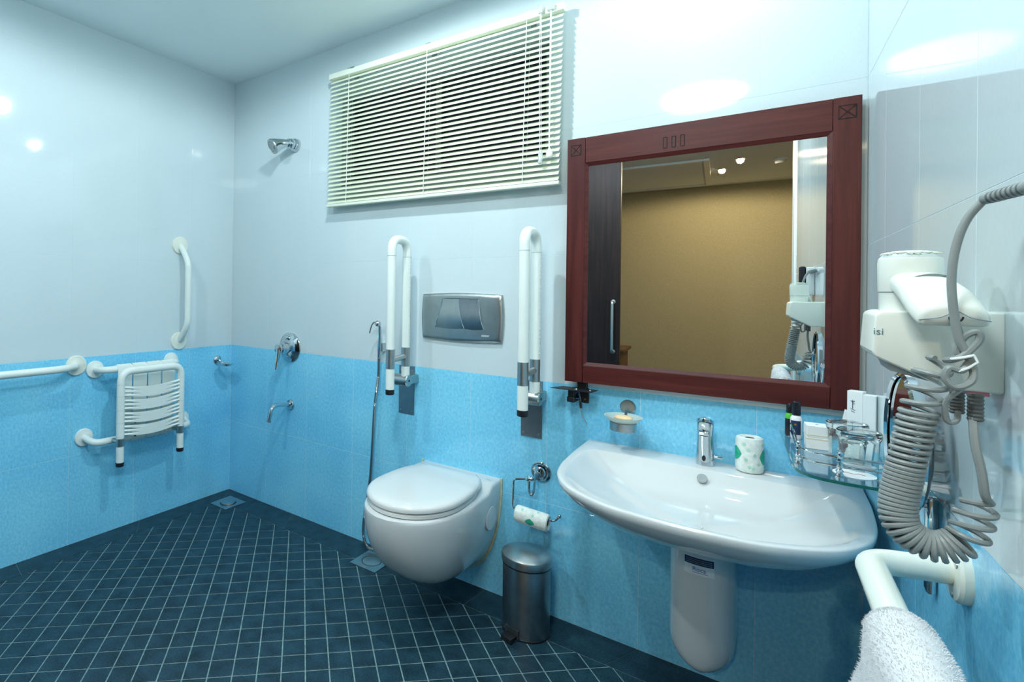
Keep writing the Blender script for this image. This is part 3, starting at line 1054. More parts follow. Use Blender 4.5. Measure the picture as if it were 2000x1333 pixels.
def seat_outline(s=0.0, back=-.098):
    pts = []
    N = 40
    for k in range(N+1):
        t = PI*k/N - PI/2
        # front arc
        pts.append((TX+(.176-s)*math.sin(t), -.33-(.205-s)*math.cos(t)))
    # sides back to the hinge
    r_ = []
    for k in range(1, 9):
        u = k/8
        r_.append(((.176-s)*(1-.36*u**2.6), -.33+(.33+back-s)*(1-(1-u)**1.25)))
    right = [(TX+a_, b_) for a_, b_ in r_]
    left = [(TX-a_, b_) for a_, b_ in reversed(r_)]
    return pts+right+left
obj('seat', MB().loft([[V((x, y, z)) for x, y in seat_outline(s)] for s, z in ((.006, TZ+.001), (.0, TZ+.004), (0, TZ+.014), (.004, TZ+.018))]), 'lid_plastic', to)
obj('lid', MB().loft([[V((x, y, z)) for x, y in seat_outline(s, -.072)] for s, z in ((.004, TZ+.020), (-.003, TZ+.023), (-.004, TZ+.033), (.001, TZ+.041), (.010, TZ+.045), (.05, TZ+.047), (.12, TZ+.048))]), 'lid_plastic', to, sharp=50)
for sx in (-1, 1):
    obj('hinge', MB().cyl((TX+sx*.062, -.085, TZ+.006), (TX+sx*.062, -.085, TZ+.022), .014, 14), 'chrome', to)
cx_ = TX+.1815
obj('side_cap', MB().lathe([(.046, -.006), (.046, .0005), (.044, .0020), (0, .0030)], (cx_+.0005, -.092, .338), (1, 0, -.03), n=28), 'ceramic', to)
obj('cap_ring', MB().lathe([(.0475, -.006), (.0475, .0003), (.046, .0004)], (cx_+.0005, -.092, .338), (1, 0, -.03), n=28), 'plastic_grey', to)
sb = []
N = 26
for k in range(N+1):
    t = PI*k/N
    c, s = math.cos(t), math.sin(t)
    sb.append((TX+.184*math.copysign(abs(c)**.78, c), -.003, TZ+.012-(TZ+.012-.070)*(max(s, 0)**.92)))
sb = [(TX+.184, -.003, TZ+.026)]+sb+[(TX-.184, -.003, TZ+.026)]
obj('sealant_bead', MB().tube(sb, .0042, 8), 'sealant', to)
text_part('maker_mark', 'Roca', .012, (TX+.135, -.045, TZ+.0243), (.96, -.26, 0), (.26, .96, 0), 'plastic_grey', to, .0001)

# ------------------------------------------------------------------ paper holder and wrapped roll
ph = thing('paper_holder', (1.884, 0, .527), 'chrome toilet paper holder with round rosette between toilet and basin', 'paper holder')
obj('rosette', MB().lathe([(.038, 0), (.038, .005), (.034, .009), (.031, .009), (.028, .014), (.022, .015), (.019, .021), (.010, .023), (0, .024)], (1.886, 0, .528), (0, -1, 0), n=32), 'chrome', ph)
obj('post', MB().tube(fillet([(1.886, -.020, .545), (1.886, -.062, .545), (1.884, -.070, .470), (1.874, -.071, .452), (1.866, -.071, .47), (1.866, -.071, .512)], .012, 5), .0042, 10), 'chrome', ph)
obj('knuckle', MB().lathe([(.004, -.016), (.008, -.012), (.0095, -.004), (.006, 0), (.0095, .004), (.008, .012), (.004, .016)], (1.866, -.071, .515), (1, 0, .12), n=16), 'chrome', ph)
obj('wire_arm', MB().tube(fillet([(1.866, -.071, .515), (1.808, -.075, .503), (1.808, -.078, .400), (1.822, -.079, .388), (1.960, -.074, .384), (1.976, -.072, .404)], .014, 6), .0040, 10), 'chrome', ph)
obj('finial', MB().ball((1.978, -.0718, .407), .0075, 12), 'chrome', ph)

def roll_thing(label, L, r, group=None, name='wrapped_toilet_roll', hole=.012):
    """roll along local z, base at the origin"""
    t = thing(name, (0, 0, 0), label, 'toilet roll', 'paper-wrapped toilet rolls')
    rnd = random.Random(int(L*1e4))
    rings = []
    n = 30
    wob = [1+.045*math.sin(2.0*2*PI*k/n+.7)+.02*rnd.uniform(-1, 1) for k in range(n)]
    for z, s in ((0, .80), (.004, .95), (.012, 1.0), (L*.3, 1.0), (L*.5, .985), (L*.75, 1.0), (L-.010, .99), (L-.003, .94), (L, .80)):
        rings.append([V((r*s*wob[k]*math.cos(2*PI*k/n), r*s*wob[k]*math.sin(2*PI*k/n), z)) for k in range(n)])
    rings.append([V((hole*math.cos(2*PI*k/n), hole*math.sin(2*PI*k/n), L-.006)) for k in range(n)])
    rings.append([V((hole*math.cos(2*PI*k/n), hole*math.sin(2*PI*k/n), .006)) for k in range(n)])
    w = obj('wrapper', MB().loft(rings, False, False, True, True), 'paper_wrap', t)
    obj('core', MB().lathe([(hole*.98, .004), (hole*.98, L-.004), (hole*.86, L-.004), (hole*.86, .004)], (0, 0, 0), n=20, cap=False), 'cardboard', t)
    return t, wob

def wrap_patch(parent, wob, r, shape, material, name='printed_mark'):
    """thin curved patch hugging the wrapper: shape = list of (angle, z0, z1)"""
    n = len(wob)
    a, b = [], []
    rows = []
    for ang, z0, z1 in shape:
        f = (ang/(2*PI)*n) % n
        i = int(f)
        ww = wob[i]*(1-(f-i))+wob[(i+1) % n]*(f-i)
        rr = r*ww*1.008+.0004
        rows.append([V((rr*math.cos(ang), rr*math.sin(ang), z)) for z in (z0, (z0+z1)/2, z1)])
    mb_ = MB()
    for i in range(len(rows)-1):
        mb_.add(rows[i]+rows[i+1], [(0, 1, 4, 3), (1, 2, 5, 4)])
    return obj(name, mb_, material, parent, origin=(0, 0, 0))

def lens_shape(a0, a1, zc, h, n=8):
    return [(a0+(a1-a0)*i/n, zc-h*math.sin(PI*i/n)-.0006, zc+h*math.sin(PI*i/n)+.0006) for i in range(n+1)]

r1, wob1 = roll_thing('small paper-wrapped toilet roll hanging on the chrome holder', .122, .0315)
for sh_, mt in ((lens_shape(1.0, 2.0, .070, .016), 'print_green'), (lens_shape(4.5, 5.4, .062, .016), 'print_green')):
    wrap_patch(r1, wob1, .0315, sh_, mt)
for a0, zc in ((2.6, .02), (2.9, .05), (3.3, .085), (3.6, .03), (3.9, .07), (2.4, .10)):
    wrap_patch(r1, wob1, .0315, lens_shape(a0, a0+.35, zc, .004), 'print_pale_green', 'printed_leaf')
# axis along +x, slight droop
ax_ = V((1.0, .02, -.055)).normalized()
q = V((0, 0, 1)).rotation_difference(ax_)
r1.rotation_mode = 'QUATERNION'
r1.rotation_quaternion = q
r1.location = (1.820, -.077, .379)

r2, wob2 = roll_thing('paper-wrapped toilet roll standing on the basin beside the tap', .104, .0335)
for sh_, mt in ((lens_shape(3.05, 4.15, .055, .020), 'print_green'), (lens_shape(5.55, 6.45, .050, .022), 'print_green')):
    wrap_patch(r2, wob2, .0335, sh_, mt)
for a0, zc in ((4.2, .085), (4.5, .07), (4.35, .04), (4.9, .015), (5.3, .03), (5.7, .085), (4.6, .02), (5.0, .055)):
    wrap_patch(r2, wob2, .0335, lens_shape(a0, a0+.28, zc, .005), 'print_pale_green', 'printed_leaf')
r2.location = (2.521, -.046, .6835)

# ------------------------------------------------------------------ pedal bin
bc = V((1.885, -.137, 0))
bn = thing('pedal_bin', bc, 'small brushed steel pedal bin with black pedal on the floor', 'bin')
obj('base_ring', MB().lathe([(.079, 0), (.0828, .002), (.0828, .006), (.080, .008)], bc, n=48), 'black_rubber', bn)
obj('body', MB().lathe([(.081, .005), (.0815, .008), (.0815, .243), (.080, .246)], bc, n=64), 'dark_steel', bn)
ld_ = obj('lid', MB().lathe([(.0815, .243), (.0865, .246), (.0865, .266), (.0845, .271), (.075, .277), (.055, .284), (.03, .288), (0, .2895)], bc, n=64), 'brushed_steel', bn)
obj('lid_seam', MB().lathe([(.0845, .2405), (.0845, .2455)], bc, n=48), 'black_rubber', bn)
pd = V((-.22, -.975, 0)).normalized()
pr_ = V((0, 0, 1)).cross(pd)
rotp = Matrix((pd, pr_, V((0, 0, 1)))).transposed()
pdl = obj('pedal', MB().box(bc+pd*.098+V((0, 0, .016)), (.042, .042, .006), rotp).box(bc+pd*.112+V((0, 0, .008)), (.014, .042, .012), rotp), 'black_rubber', bn, .002)
obj('pedal_slot', MB().box(bc+pd*.079+V((0, 0, .021)), (.010, .052, .030), rotp), 'dark_gap', bn)
obj('lid_hinge', MB().box(bc-pd*.086+V((0, 0, .248)), (.014, .05, .022), rotp), 'black_rubber', bn, .003)
# ------------------------------------------------------------------ wash basin
BX, BZ = 2.408, .683
ba = thing('wash_basin', (BX, 0, .52), 'wide white ceramic wash basin hung under the mirror', 'wash basin')
half = [(.352, 0), (.353, -.10), (.352, -.20), (.343, -.35), (.318, -.45), (.265, -.53), (.17, -.59), (.085, -.609), (0, -.615)]
def outline(hw):
    """closed loop, back left -> front -> back right -> along the wall"""
    left = [V((BX-a, b, 0)) for a, b in hw]
    right = [V((BX+a*1.028, b, 0)) for a, b in reversed(hw[:-1])]
    front = cr_spline(left+right, 6)
    bk = [V((front[-1].x+(front[0].x-front[-1].x)*k/24, front[0].y, 0)) for k in range(1, 24)]
    return front+bk
inner = [(.300, -.108), (.326, -.15), (.333, -.22), (.326, -.345), (.302, -.440), (.250, -.517), (.160, -.572), (.080, -.590), (0, -.596)]
OUT, INN = outline(half), outline(inner)
def ring_mix(t, z, cx=BX, cy=-.25, base=OUT, sy=None):
    r = []
    for p in base:
        x = cx+(p.x-cx)*t
        y = cy+(p.y-cy)*(sy if sy is not None else t)
        r.append(V((x, min(y, -0.0005), z)))
    return r
def shr(base, d, z):
    """move a loop inward by d (towards the basin middle), the wall side stays"""
    r = []
    for p in base:
        v = V((BX, -.30, 0))-p
        q = p+v.normalized()*d
        r.append(V((q.x, p.y if p.y > -.003 else q.y, z)))
    return r
def under(k, z):
    """underside loop: k=1 rim, 0 = the small foot at the pedestal"""
    r = []
    for p in OUT:
        fx, fy = BX+(p.x-BX)*.26, -.002+(p.y)*.42
        r.append(V((fx+(p.x-fx)*k, min(fy+(p.y-fy)*k, -.0005), z)))
    return r
rings = [under(0.0, .500), under(.10, .512), under(.30, .536), under(.55, .566), under(.78, .600), under(.93, .638), under(.985, .659), under(1.0, .669)]
rings += [[V((p.x, p.y, .6790)) for p in OUT], shr(OUT, .0015, .6818), shr(OUT, .0045, BZ)]
lip = [[V((p.x, p.y, BZ-.0005)) for p in INN]]
rings += lip
for sc, dz in ((.99, .0015), (.975, .005), (.94, .014), (.87, .030), (.75, .052), (.58, .072), (.38, .085), (.18, .090), (.04, .091)):
    rings.append([V((BX+(p.x-BX)*sc, -.345+(p.y+.345)*sc, BZ-dz)) for p in INN])
obj('bowl', MB().loft(rings), 'ceramic', ba, sharp=60)
obj('overflow_hole', MB().lathe([(.0135, 0), (.0135, .003), (.0115, .0035), (0, .001)], (BX+.004, -.1415, BZ-.0205), (0, -.80, .60), n=24), 'plastic_grey', ba)
obj('drain_plug', MB().lathe([(.026, 0), (.025, .0022), (.018, .0032), (0, .0036)], (BX, -.345, BZ-.0905), n=24), 'ceramic', ba)
# half pedestal
pe = thing('basin_pedestal', (2.415, 0, .135), 'white ceramic half pedestal under the basin with a small label', 'pedestal')
rings = []
for z in (.1352, .138, .145, .155, .168, .182, .200, .216, .26, .34, .42, .47, .4985):
    k = max(0, 1-((.218-z)/.083)**2.7)**(1/2.7) if z < .218 else 1.0
    hw = .0815*k
    dp_ = .235*(.88+.12*k)
    ring = []
    N = 24
    for i in range(N+1):
        t = PI*i/N
        ring.append(V((2.415+hw*math.copysign(abs(math.cos(t))**.85, math.cos(t)), -dp_+ (.10*(1-math.sin(t)**.9) if 0 < i < N else .10), z)))
    ring = [V((2.415+hw, -.0005, z))]+ring+[V((2.415-hw, -.0005, z))]
    rings.append(ring)
obj('shell', MB().loft(rings), 'ceramic', pe, sharp=50)
def ped_y(x):
    c = min(1, abs(x-2.415)/.0815)
    s = math.sqrt(max(0, 1-c**(2/.85)))
    return -.235+.10*(1-s**.9)
def ped_patch(x0, x1, z0, z1, dy, name, material, sk=.09):
    m_ = MB()
    n = 10
    rows = []
    for i in range(n+1):
        x = x0+(x1-x0)*i/n
        rows.append([V((x, ped_y(x)-dy, z)) for z in (z0, z1)])
    for i in range(n):
        m_.add(rows[i]+rows[i+1], [(0, 1, 3, 2)])
    return obj(name, m_, material, pe)
ped_patch(2.379, 2.451, .416, .466, .0006, 'paper_label', 'label_white')
ped_patch(2.380, 2.450, .444, .464, .0010, 'label_print', 'print_navy')
for k in range(3):
    ped_patch(2.384, 2.446, .448+.005*k, .4492+.005*k, .0013, 'label_line', 'plastic_grey')
text_part('label_name', 'Roca', .0165, (2.399, ped_y(2.415)-.0022, .4275), (1, 0, 0), (0, 0, 1), 'print_blue', pe)
ped_patch(2.399, 2.436, .4225, .4238, .0012, 'label_underline', 'print_blue')

# tap
fa = thing('basin_tap', (2.411, -.052, BZ), 'short chrome sensor tap standing on the basin', 'tap')
fc = V((2.411, -.052, BZ))
rings = []
for z, r, dy in ((0, .0245, 0), (.003, .0250, 0), (.03, .0240, 0), (.07, .0222, -.001), (.098, .0216, -.003), (.106, .0222, -.004), (.112, .0226, -.005), (.124, .0226, -.006)):
    rings.append([fc+V((r*math.cos(2*PI*k/32), dy+r*math.sin(2*PI*k/32)*1.05, z-(.010*math.sin(2*PI*k/32) if z > .105 else 0))) for k in range(32)])
obj('body', MB().loft(rings), 'chrome', fa)
rings = []
for z, r in ((.126, .0215), (.128, .0230), (.134, .0232), (.137, .0215), (.138, .012)):
    rings.append([fc+V((r*math.cos(2*PI*k/32), -.007+r*math.sin(2*PI*k/32)*1.08, z-.010*math.sin(2*PI*k/32))) for k in range(32)])
obj('top_cap', MB().loft(rings), 'chrome', fa)
obj('outlet', MB().bb(2.396, 2.424, -.088, -.066, BZ+.094, BZ+.108), 'chrome', fa, .003)
obj('outlet_mouth', MB().bb(2.400, 2.420, -.086, -.068, BZ+.0925, BZ+.0945), 'dark_gap', fa)
rings = [[V((2.410+.0050*math.cos(t)*s, -.0785-d, BZ+.024+.0085*math.sin(t)*s)) for t in [2*PI*k/20 for k in range(20)]] for s, d in ((1, -.004), (1, .001), (.8, .0015), (.1, .0016))]
obj('sensor_window', MB().loft(rings), 'black_rubber', fa)
obj('mixing_lever', MB().tube([(2.432, -.052, BZ+.026), (2.442, -.052, BZ+.027), (2.455, -.052, BZ+.028)], [.006, .0045, .0065], 12), 'chrome', fa)

# soap dish by the mirror
sd = thing('basin_soap_dish', (2.183, 0, .82), 'frosted glass soap dish in a chrome wall ring above the basin', 'soap dish')
obj('rosette', MB().lathe([(.0245, 0), (.0245, .008), (.021, .012), (0, .0125)], (2.183, 0, .818), (0, -1, 0)), 'brushed_steel', sd)
obj('arm', MB().tube([(2.183, -.01, .812), (2.184, -.05, .790)], .006, 10), 'chrome', sd)
dc = V((2.186, -.088, .755))
obj('ring', MB().lathe([(.038, 0), (.0405, .001), (.0405, .027), (.038, .028)], dc, n=36), 'brushed_steel', sd)
obj('glass_dish', MB().lathe([(.010, .026), (.034, .027), (.046, .034), (.056, .045), (.058, .047), (.053, .047), (.042, .038), (.030, .032), (.005, .031)], dc, n=36), 'frosted', sd)
so = MB()
so.ball(dc+V((0, 0, .0415)), 1, 20, (.029, .021, .0095))
tag(obj('soap_bar', so, 'soap', origin=dc+V((0, 0, .032))), 'used peach soap bar lying in the frosted glass dish', 'soap')

# black bracket with loose lead under the mirror corner
br = thing('mirror_bracket', (2.02, 0, .86), 'black metal bracket plate with a loose cable below the mirror corner', 'bracket')
obj('flat_plate', MB().prism([(1.945, -.090, .8655), (2.085, -.094, .8655), (2.092, -.030, .8655), (1.972, -.026, .8655)], (0, 0, .0018)), 'black_rubber', br)
obj('hanger_tab', MB().bb(2.022, 2.052, -.030, -.004, .867, .900), 'black_rubber', br, .002)
obj('clamp_block', MB().bb(1.998, 2.020, -.060, -.004, .838, .8655).bb(1.995, 2.022, -.062, -.004, .818, .838), 'black_rubber', br, .003)
obj('back_bracket', MB().bb(2.024, 2.056, -.010, 0, .812, .8655), 'black_rubber', br, .003)
obj('wire_loop', MB().tube([V((2.026+.008*math.cos(t), -.040, .842+.012*math.sin(t))) for t in [2*PI*k/20 for k in range(20)]], .0014, 6, loop=True), 'print_blue', br)
obj('connector', MB().tube([(2.034, -.036, .822), (2.036, -.036, .812), (2.037, -.036, .798)], [.003, .0048, .0040], 8), 'black_rubber', br)
obj('lead', MB().tube(cr_spline([(2.030, -.036, .846), (2.036, -.036, .830), (2.036, -.036, .80), (2.040, -.036, .775), (2.054, -.036, .752), (2.058, -.034, .742)], 5), .0014, 6), 'cord_grey', br)
obj('bolt', MB().lathe([(.005, 0), (.004, .002), (0, .0022)], (2.028, -.062, .8673), n=10), 'chrome', br)
obj('bolt', MB().lathe([(.004, 0), (.003, .002), (0, .0022)], (2.074, -.060, .8673), n=10), 'chrome', br)
obj('grub_screw', MB().lathe([(.004, 0), (.003, .002), (0, .0022)], (2.044, -.010, .826), (0, -1, 0), n=8), 'copper_dot', br)

# ------------------------------------------------------------------ glass shelf on the right wall
SZ = .815
gs = thing('glass_shelf', (2.70, -.25, SZ), 'glass shelf with chrome gallery rail in the corner beside the basin', 'shelf')
xl = 2.594
poly = []
yA_, yB_ = -.012, -.478
pts = [(rxn(yA_)-.003, yA_), (xl-.004, yA_), (xl+.010, -.36), (xl+.022, -.445)]
arc = []
for k in range(9):
    t = k/8
    a0, b0, c0 = V((xl+.016, -.400, 0)), V((xl+.024, -.478, 0)), V((xl+.075, -.486, 0))
    arc.append(a0*(1-t)**2+b0*2*t*(1-t)+c0*t*t)
poly = [V((rxn(yA_)-.003, yA_, 0)), V((xl-.004, yA_, 0)), V((xl+.008, -.25, 0))]+arc+[V((2.70, -.490, 0)), V((rxn(-.486)-.003, -.486, 0))]
obj('glass_plate', MB().prism([p+V((0, 0, SZ-.0065)) for p in poly], (0, 0, .0065)), 'glass', gs, smooth=False)
inn_ = [V((p.x+(.0 if i in (0, len(poly)-1) else 0), p.y, SZ-.0063)) for i, p in enumerate(poly)]
edge = MB()
ep = poly[1:]
for i in range(len(ep)-1):
    p, q2 = ep[i], ep[i+1]
    d = (q2-p).normalized()
    n_ = V((d.y, -d.x, 0))
    if n_.dot(p-V((2.70, -.25, 0))) < 0:
        n_ = -n_
    edge.add([p+n_*.0001+V((0, 0, SZ-.0064)), q2+n_*.0001+V((0, 0, SZ-.0064)), q2+n_*.0001+V((0, 0, SZ-.0002)), p+n_*.0001+V((0, 0, SZ-.0002))], [(0, 1, 2, 3)])
obj('polished_edge', edge, 'glass_edge', gs, smooth=False)
posts = [(2.612, -.060), (2.622, -.385), (2.690, -.440)]
for x, y in posts:
    obj('rail_post', MB().lathe([(.007, -.014), (.008, -.008), (.004, -.006), (.004, 0), (.0075, .001), (.0055, .006), (.0075, .010), (.0045, .014), (.0070, .019), (.0045, .024), (.0045, .030), (.0068, .033), (.0068, .038), (.0035, .041), (.0052, .045), (.0052, .049), (0, .053)], (x, y, SZ), n=14), 'chrome', gs)
for dz in (.020, .040):
    obj('gallery_rail', MB().tube(fillet([(2.640, -.020, SZ+dz), (2.606, -.045, SZ+dz), (2.612, -.062, SZ+dz), (2.624, -.400, SZ+dz), (2.640, -.436, SZ+dz), (2.692, -.441, SZ+dz), (2.775, -.436, SZ+dz)], .03, 6), .0022, 8), 'chrome', gs)
for y in (-.10, -.40):
    obj('wall_bracket', MB().lathe([(.014, 0), (.014, .006), (.008, .010), (.008, .03)], (rxn(y), y, SZ-.016), (-1, 0, 0), n=16), 'chrome', gs)

def bottle(name, x, y, r, hb, hcap, mb_, mc_, label):
    t = thing(name, (x, y, SZ), label, 'bottle', 'small toiletry bottles on the glass shelf')
    obj('body', MB().lathe([(r*.85, 0), (r, .004), (r, hb-.008), (r*.75, hb-.002), (r*.5, hb)], (x, y, SZ), n=20), mb_, t)
    obj('cap', MB().lathe([(r*.72, hb), (r*.75, hb+.002), (r*.72, hb+hcap-.003), (r*.55, hb+hcap)], (x, y, SZ), n=20), mc_, t)
    return t
b1 = bottle('toiletry_bottle', 2.625, -.112, .0130, .064, .038, 'bottle_white', 'bottle_black', 'white toiletry bottle with dark label and black cap on the shelf')
lm = MB()
for i in range(10):
    a0, a1 = 3.6+1.9*i/10, 3.6+1.9*(i+1)/10
    q_ = [V((2.625+.0132*math.cos(a), -.112+.0132*math.sin(a), SZ+z)) for a, z in ((a0, .012), (a1, .012), (a1, .050), (a0, .050))]
    lm.add(q_, [(0, 1, 2, 3)])
obj('dark_label', lm, 'print_navy', b1)
obj('gold_crest', MB().lathe([(.003, 0), (0, .0004)], V((2.625, -.112, SZ+.040))+V((-.16, -.987, 0))*.0133, (-.16, -.987, 0), n=10), 'copper_dot', b1)
b2 = bottle('toiletry_bottle', 2.611, -.086, .0100, .062, .028, 'bottle_black', 'bottle_black', 'black toiletry bottle with green collar at the far shelf end')
obj('green_collar', MB().lathe([(.0102, .048), (.0103, .052), (.0090, .0605), (.0074, .0625), (.0074, .0635)], (2.611, -.086, SZ), n=20, cap=False), 'bottle_green', b2)

def carton(name, c, s, label, group, rz=0.0, band=None, material='carton'):
    rot = Matrix.Rotation(rz, 3, 'Z')
    t = thing(name, c, label, 'box', group)
    cc = V(c)
    obj('box', MB().box(cc+V((0, 0, s[2]/2)), s, rot), material, t, .0008, 1)
    if band:
        for z0, z1 in band:
            obj('printed_band', MB().box(cc+V((0, 0, (z0+z1)/2)), (s[0]+.0006, s[1]+.0006, z1-z0), rot), 'carton_gold', t)
    return t
carton('soap_carton', (2.664, -.190, SZ+.0005), (.046, .050, .029), 'lower of two small white soap boxes stacked on the glass shelf', 'small stacked soap boxes', .06, [(.024, .0255)])
cb = carton('soap_carton', (2.664, -.190, SZ+.030), (.046, .050, .029), 'upper of two small white soap boxes stacked on the glass shelf', 'small stacked soap boxes', .10, [(.004, .0055)])
obj('printed_crest', MB().lathe([(.003, 0), (0, .0003)], (2.664, -.190, SZ+.0592), n=10), 'print_navy', cb)
k1 = carton('tall_carton', (2.742, -.150, SZ+.0005), (.030, .026, .150), 'tall white carton with dark emblem, left of the pair on the shelf', 'tall white cartons', -.35)
k2 = carton('tall_carton', (2.766, -.175, SZ+.0005), (.024, .026, .146), 'tall plain white carton, right of the pair on the shelf', 'tall white cartons', -.35)
emb = MB()
ec = V((2.742, -.150, SZ+.118))+Matrix.Rotation(-.35, 3, 'Z') @ V((-.004, -.0134, 0))
ex = Matrix.Rotation(-.35, 3, 'Z') @ V((1, 0, 0))
for p0, p1 in (((0, -.012), (0, .010)), ((0, .004), (.004, .008)), ((0, .004), (-.004, .008)), ((0, 0), (.004, .001)), ((-.004, -.012), (.005, -.016)), ((-.003, -.018), (.004, -.021))):
    emb.tube([ec+ex*p0[0]+V((0, 0, p0[1])), ec+ex*p1[0]+V((0, 0, p1[1]))], .0007, 5)
obj('printed_emblem', emb, 'print_navy', k1)
fcard = MB().box((2.725, -.120, SZ+.048), (.022, .0012, .092), Matrix.Rotation(.18, 3, 'Y') @ Matrix.Rotation(-.10, 3, 'X'))
tag(obj('folded_card', fcard, 'carton', origin=(2.725, -.120, SZ)), 'plain white card leaning behind the tall cartons', 'card')

def tumbler(x, y, label):
    t = thing('glass_tumbler', (x, y, SZ), label, 'glass', 'upturned drinking glasses on the shelf')
    h = .088
    obj('glass_wall', MB().lathe_loop([(.0322, .0005), (.0350, h-.022), (.0385, h-.015), (.0390, h-.010), (.0385, h-.003), (.0360, h), (0, h), (0, h-.012), (.0325, h-.014), (.0332, h-.020), (.0304, .0005)], (x, y, SZ)), 'glass', t)
tumbler(2.728, -.352, 'upturned clear drinking glass, the nearer of the two on the shelf')
tumbler(2.715, -.268, 'upturned clear drinking glass, the farther of the two on the shelf')
for x, y, rz, lab in ((2.716, -.408, .5, 'flat white paper glass cover with red print, nearest the shelf edge'), (2.738, -.300, .2, 'flat white paper glass cover lying under the farther glass')):
    z0 = SZ+.0004
    t = thing('glass_cover', (x, y, SZ), lab, 'paper cover', 'paper glass covers')
    obj('disc', MB().loft([[V((x+.036*math.cos(a), y+.036*math.sin(a), z)) for a in [2*PI*k/32 for k in range(32)]] for z in (SZ+.0002, SZ+.0010)]), 'carton', t)
    sq = cr_spline([(x-.018+.006*i, y+.004*math.sin(i*1.9), SZ+.0012) for i in range(7)], 4)
    obj('printed_script', MB().tube(sq, .0008, 5), 'print_red', t)

# ------------------------------------------------------------------ magnifying mirror on the right wall
mg = thing('shaving_mirror', (2.79, -.70, .85), 'round chrome shaving mirror on a wall bracket behind the coiled cord', 'mirror')
gn = V((-1, -.04, .0)).normalized()
gc = V((2.752, -.700, .958))
obj('rim', MB().lathe([(.112, -.010), (.117, -.006), (.117, .004), (.112, .008), (.109, .004)], gc, gn, n=48, cap=False), 'chrome', mg)
obj('mirror_face', MB().lathe([(.1105, .002), (0, .002)], gc, gn, n=48, cap=False), 'mirror_glass', mg, smooth=False)
obj('back_shell', MB().lathe([(.112, -.010), (.095, -.016), (.04, -.020), (0, -.021)], gc, gn, n=48, cap=False), 'chrome', mg)
bp_ = RW(.700, 0, 0)
obj('wall_rail', MB().bb(bp_.x-.013, bp_.x-.001, -.716, -.690, .712, .870), 'chrome', mg, .005, 3)
obj('yoke', MB().tube([V((2.752, -.700, .958))+V((0, .122*math.cos(t), -.122*math.sin(t))) for t in [PI*k/24 for k in range(25)]], .0042, 8), 'chrome', mg)
for s in (-1, 1):
    obj('yoke_knob', MB().lathe([(.008, -.006), (.009, 0), (.008, .006)], (2.752, -.700+s*.122, .958), (0, 1, 0), n=14), 'chrome', mg)
obj('pivot_stem', MB().cyl((2.752, -.700, .836), (2.752, -.700, .790), .009, 16), 'chrome', mg)
obj('swing_arm', MB().box((2.766, -.702, .806), (.034, .016, .012)).box((2.766, -.702, .856), (.028, .014, .008)), 'chrome', mg, .003)
for k in range(3):
    obj('joint_collar', MB().lathe([(.0115, 0), (.0125, .003), (.0125, .009), (.0115, .012)], (2.752, -.700, .788+.015*k), n=18), 'chrome', mg)

# ------------------------------------------------------------------ wall hair dryer
HY = -.990
hw_ = thing('hair_dryer', (2.74, -.94, 1.08), 'cream wall hair dryer resting in its holder on the right wall', 'hair dryer')
# holder: wall box plus projecting tapered arm, profile in xz, extruded along y
def wx(y): return rxn(y)
prof = [(2.799, 1.186), (2.690, 1.185), (2.683, 1.180), (2.680, 1.130), (2.683, 1.122), (2.738, 1.093), (2.750, 1.086), (2.799, 1.085)]
m_ = MB().loft([[V((x, HY, z)) for x, z in prof], [V((x-(.0 if x < 2.79 else .004), HY+.125, z)) for x, z in prof]])
hold = obj('wall_holder', m_, 'plastic_dryer', hw_, .005, 3)
text_part('printed_name', 'isi', .0130, (2.6812, HY-.0004, 1.1525), (1, 0, 0), (0, 0, 1), 'print_teal', hold, .0001)
obj('air_outlet', MB().loft([[V((2.694, HY+.004, 1.121)), V((2.735, HY+.004, 1.098)), V((2.735, HY+.090, 1.098)), V((2.694, HY+.090, 1.121))], [V((2.699, HY+.008, 1.104)), V((2.735, HY+.008, 1.094)), V((2.735, HY+.085, 1.094)), V((2.699, HY+.085, 1.104))]]), 'plastic_grey', hw_)
obj('red_switch', MB().bb(2.768, 2.786, HY+.002, HY+.02, 1.081, 1.087), 'print_red', hw_)
# motor head standing in the holder
hc_ = V((2.7205, HY+.036, 1.184))
hdm = obj('motor_head', MB().lathe([(.0300, -.004), (.0305, .026), (.0312, .028), (.0318, .066), (.0312, .072), (.026, .078), (.018, .081), (0, .082)], hc_, n=40), 'plastic_dryer', hw_)
obj('head_seam', MB().lathe([(.0314, .0262), (.0314, .0272)], hc_, n=40), 'plastic_grey', hdm)
gm = MB()
for i in range(-5, 6):
    for j_ in range(-5, 6):
        x = (i+.5*(j_ % 2))*.0062
        y = j_*.0054
        if x*x+y*y > .0275**2:
            continue
        rr = math.hypot(x, y)
        zz = .0822-.0042*(rr/.028)**2.4
        gm.tube([hc_+V((x+.0031*math.cos(t), y+.0031*math.sin(t), zz+.0004)) for t in [2*PI*k/6+PI/6 for k in range(6)]], .0009, 4, loop=True)
obj('grille_backing', MB().lathe([(.0306, .0730), (.0262, .0785), (.0182, .0814), (0, .0824)], hc_, n=40, cap=False), 'joint_grey', hdm)
obj('honeycomb_grille', gm, 'slat_rail', hdm)
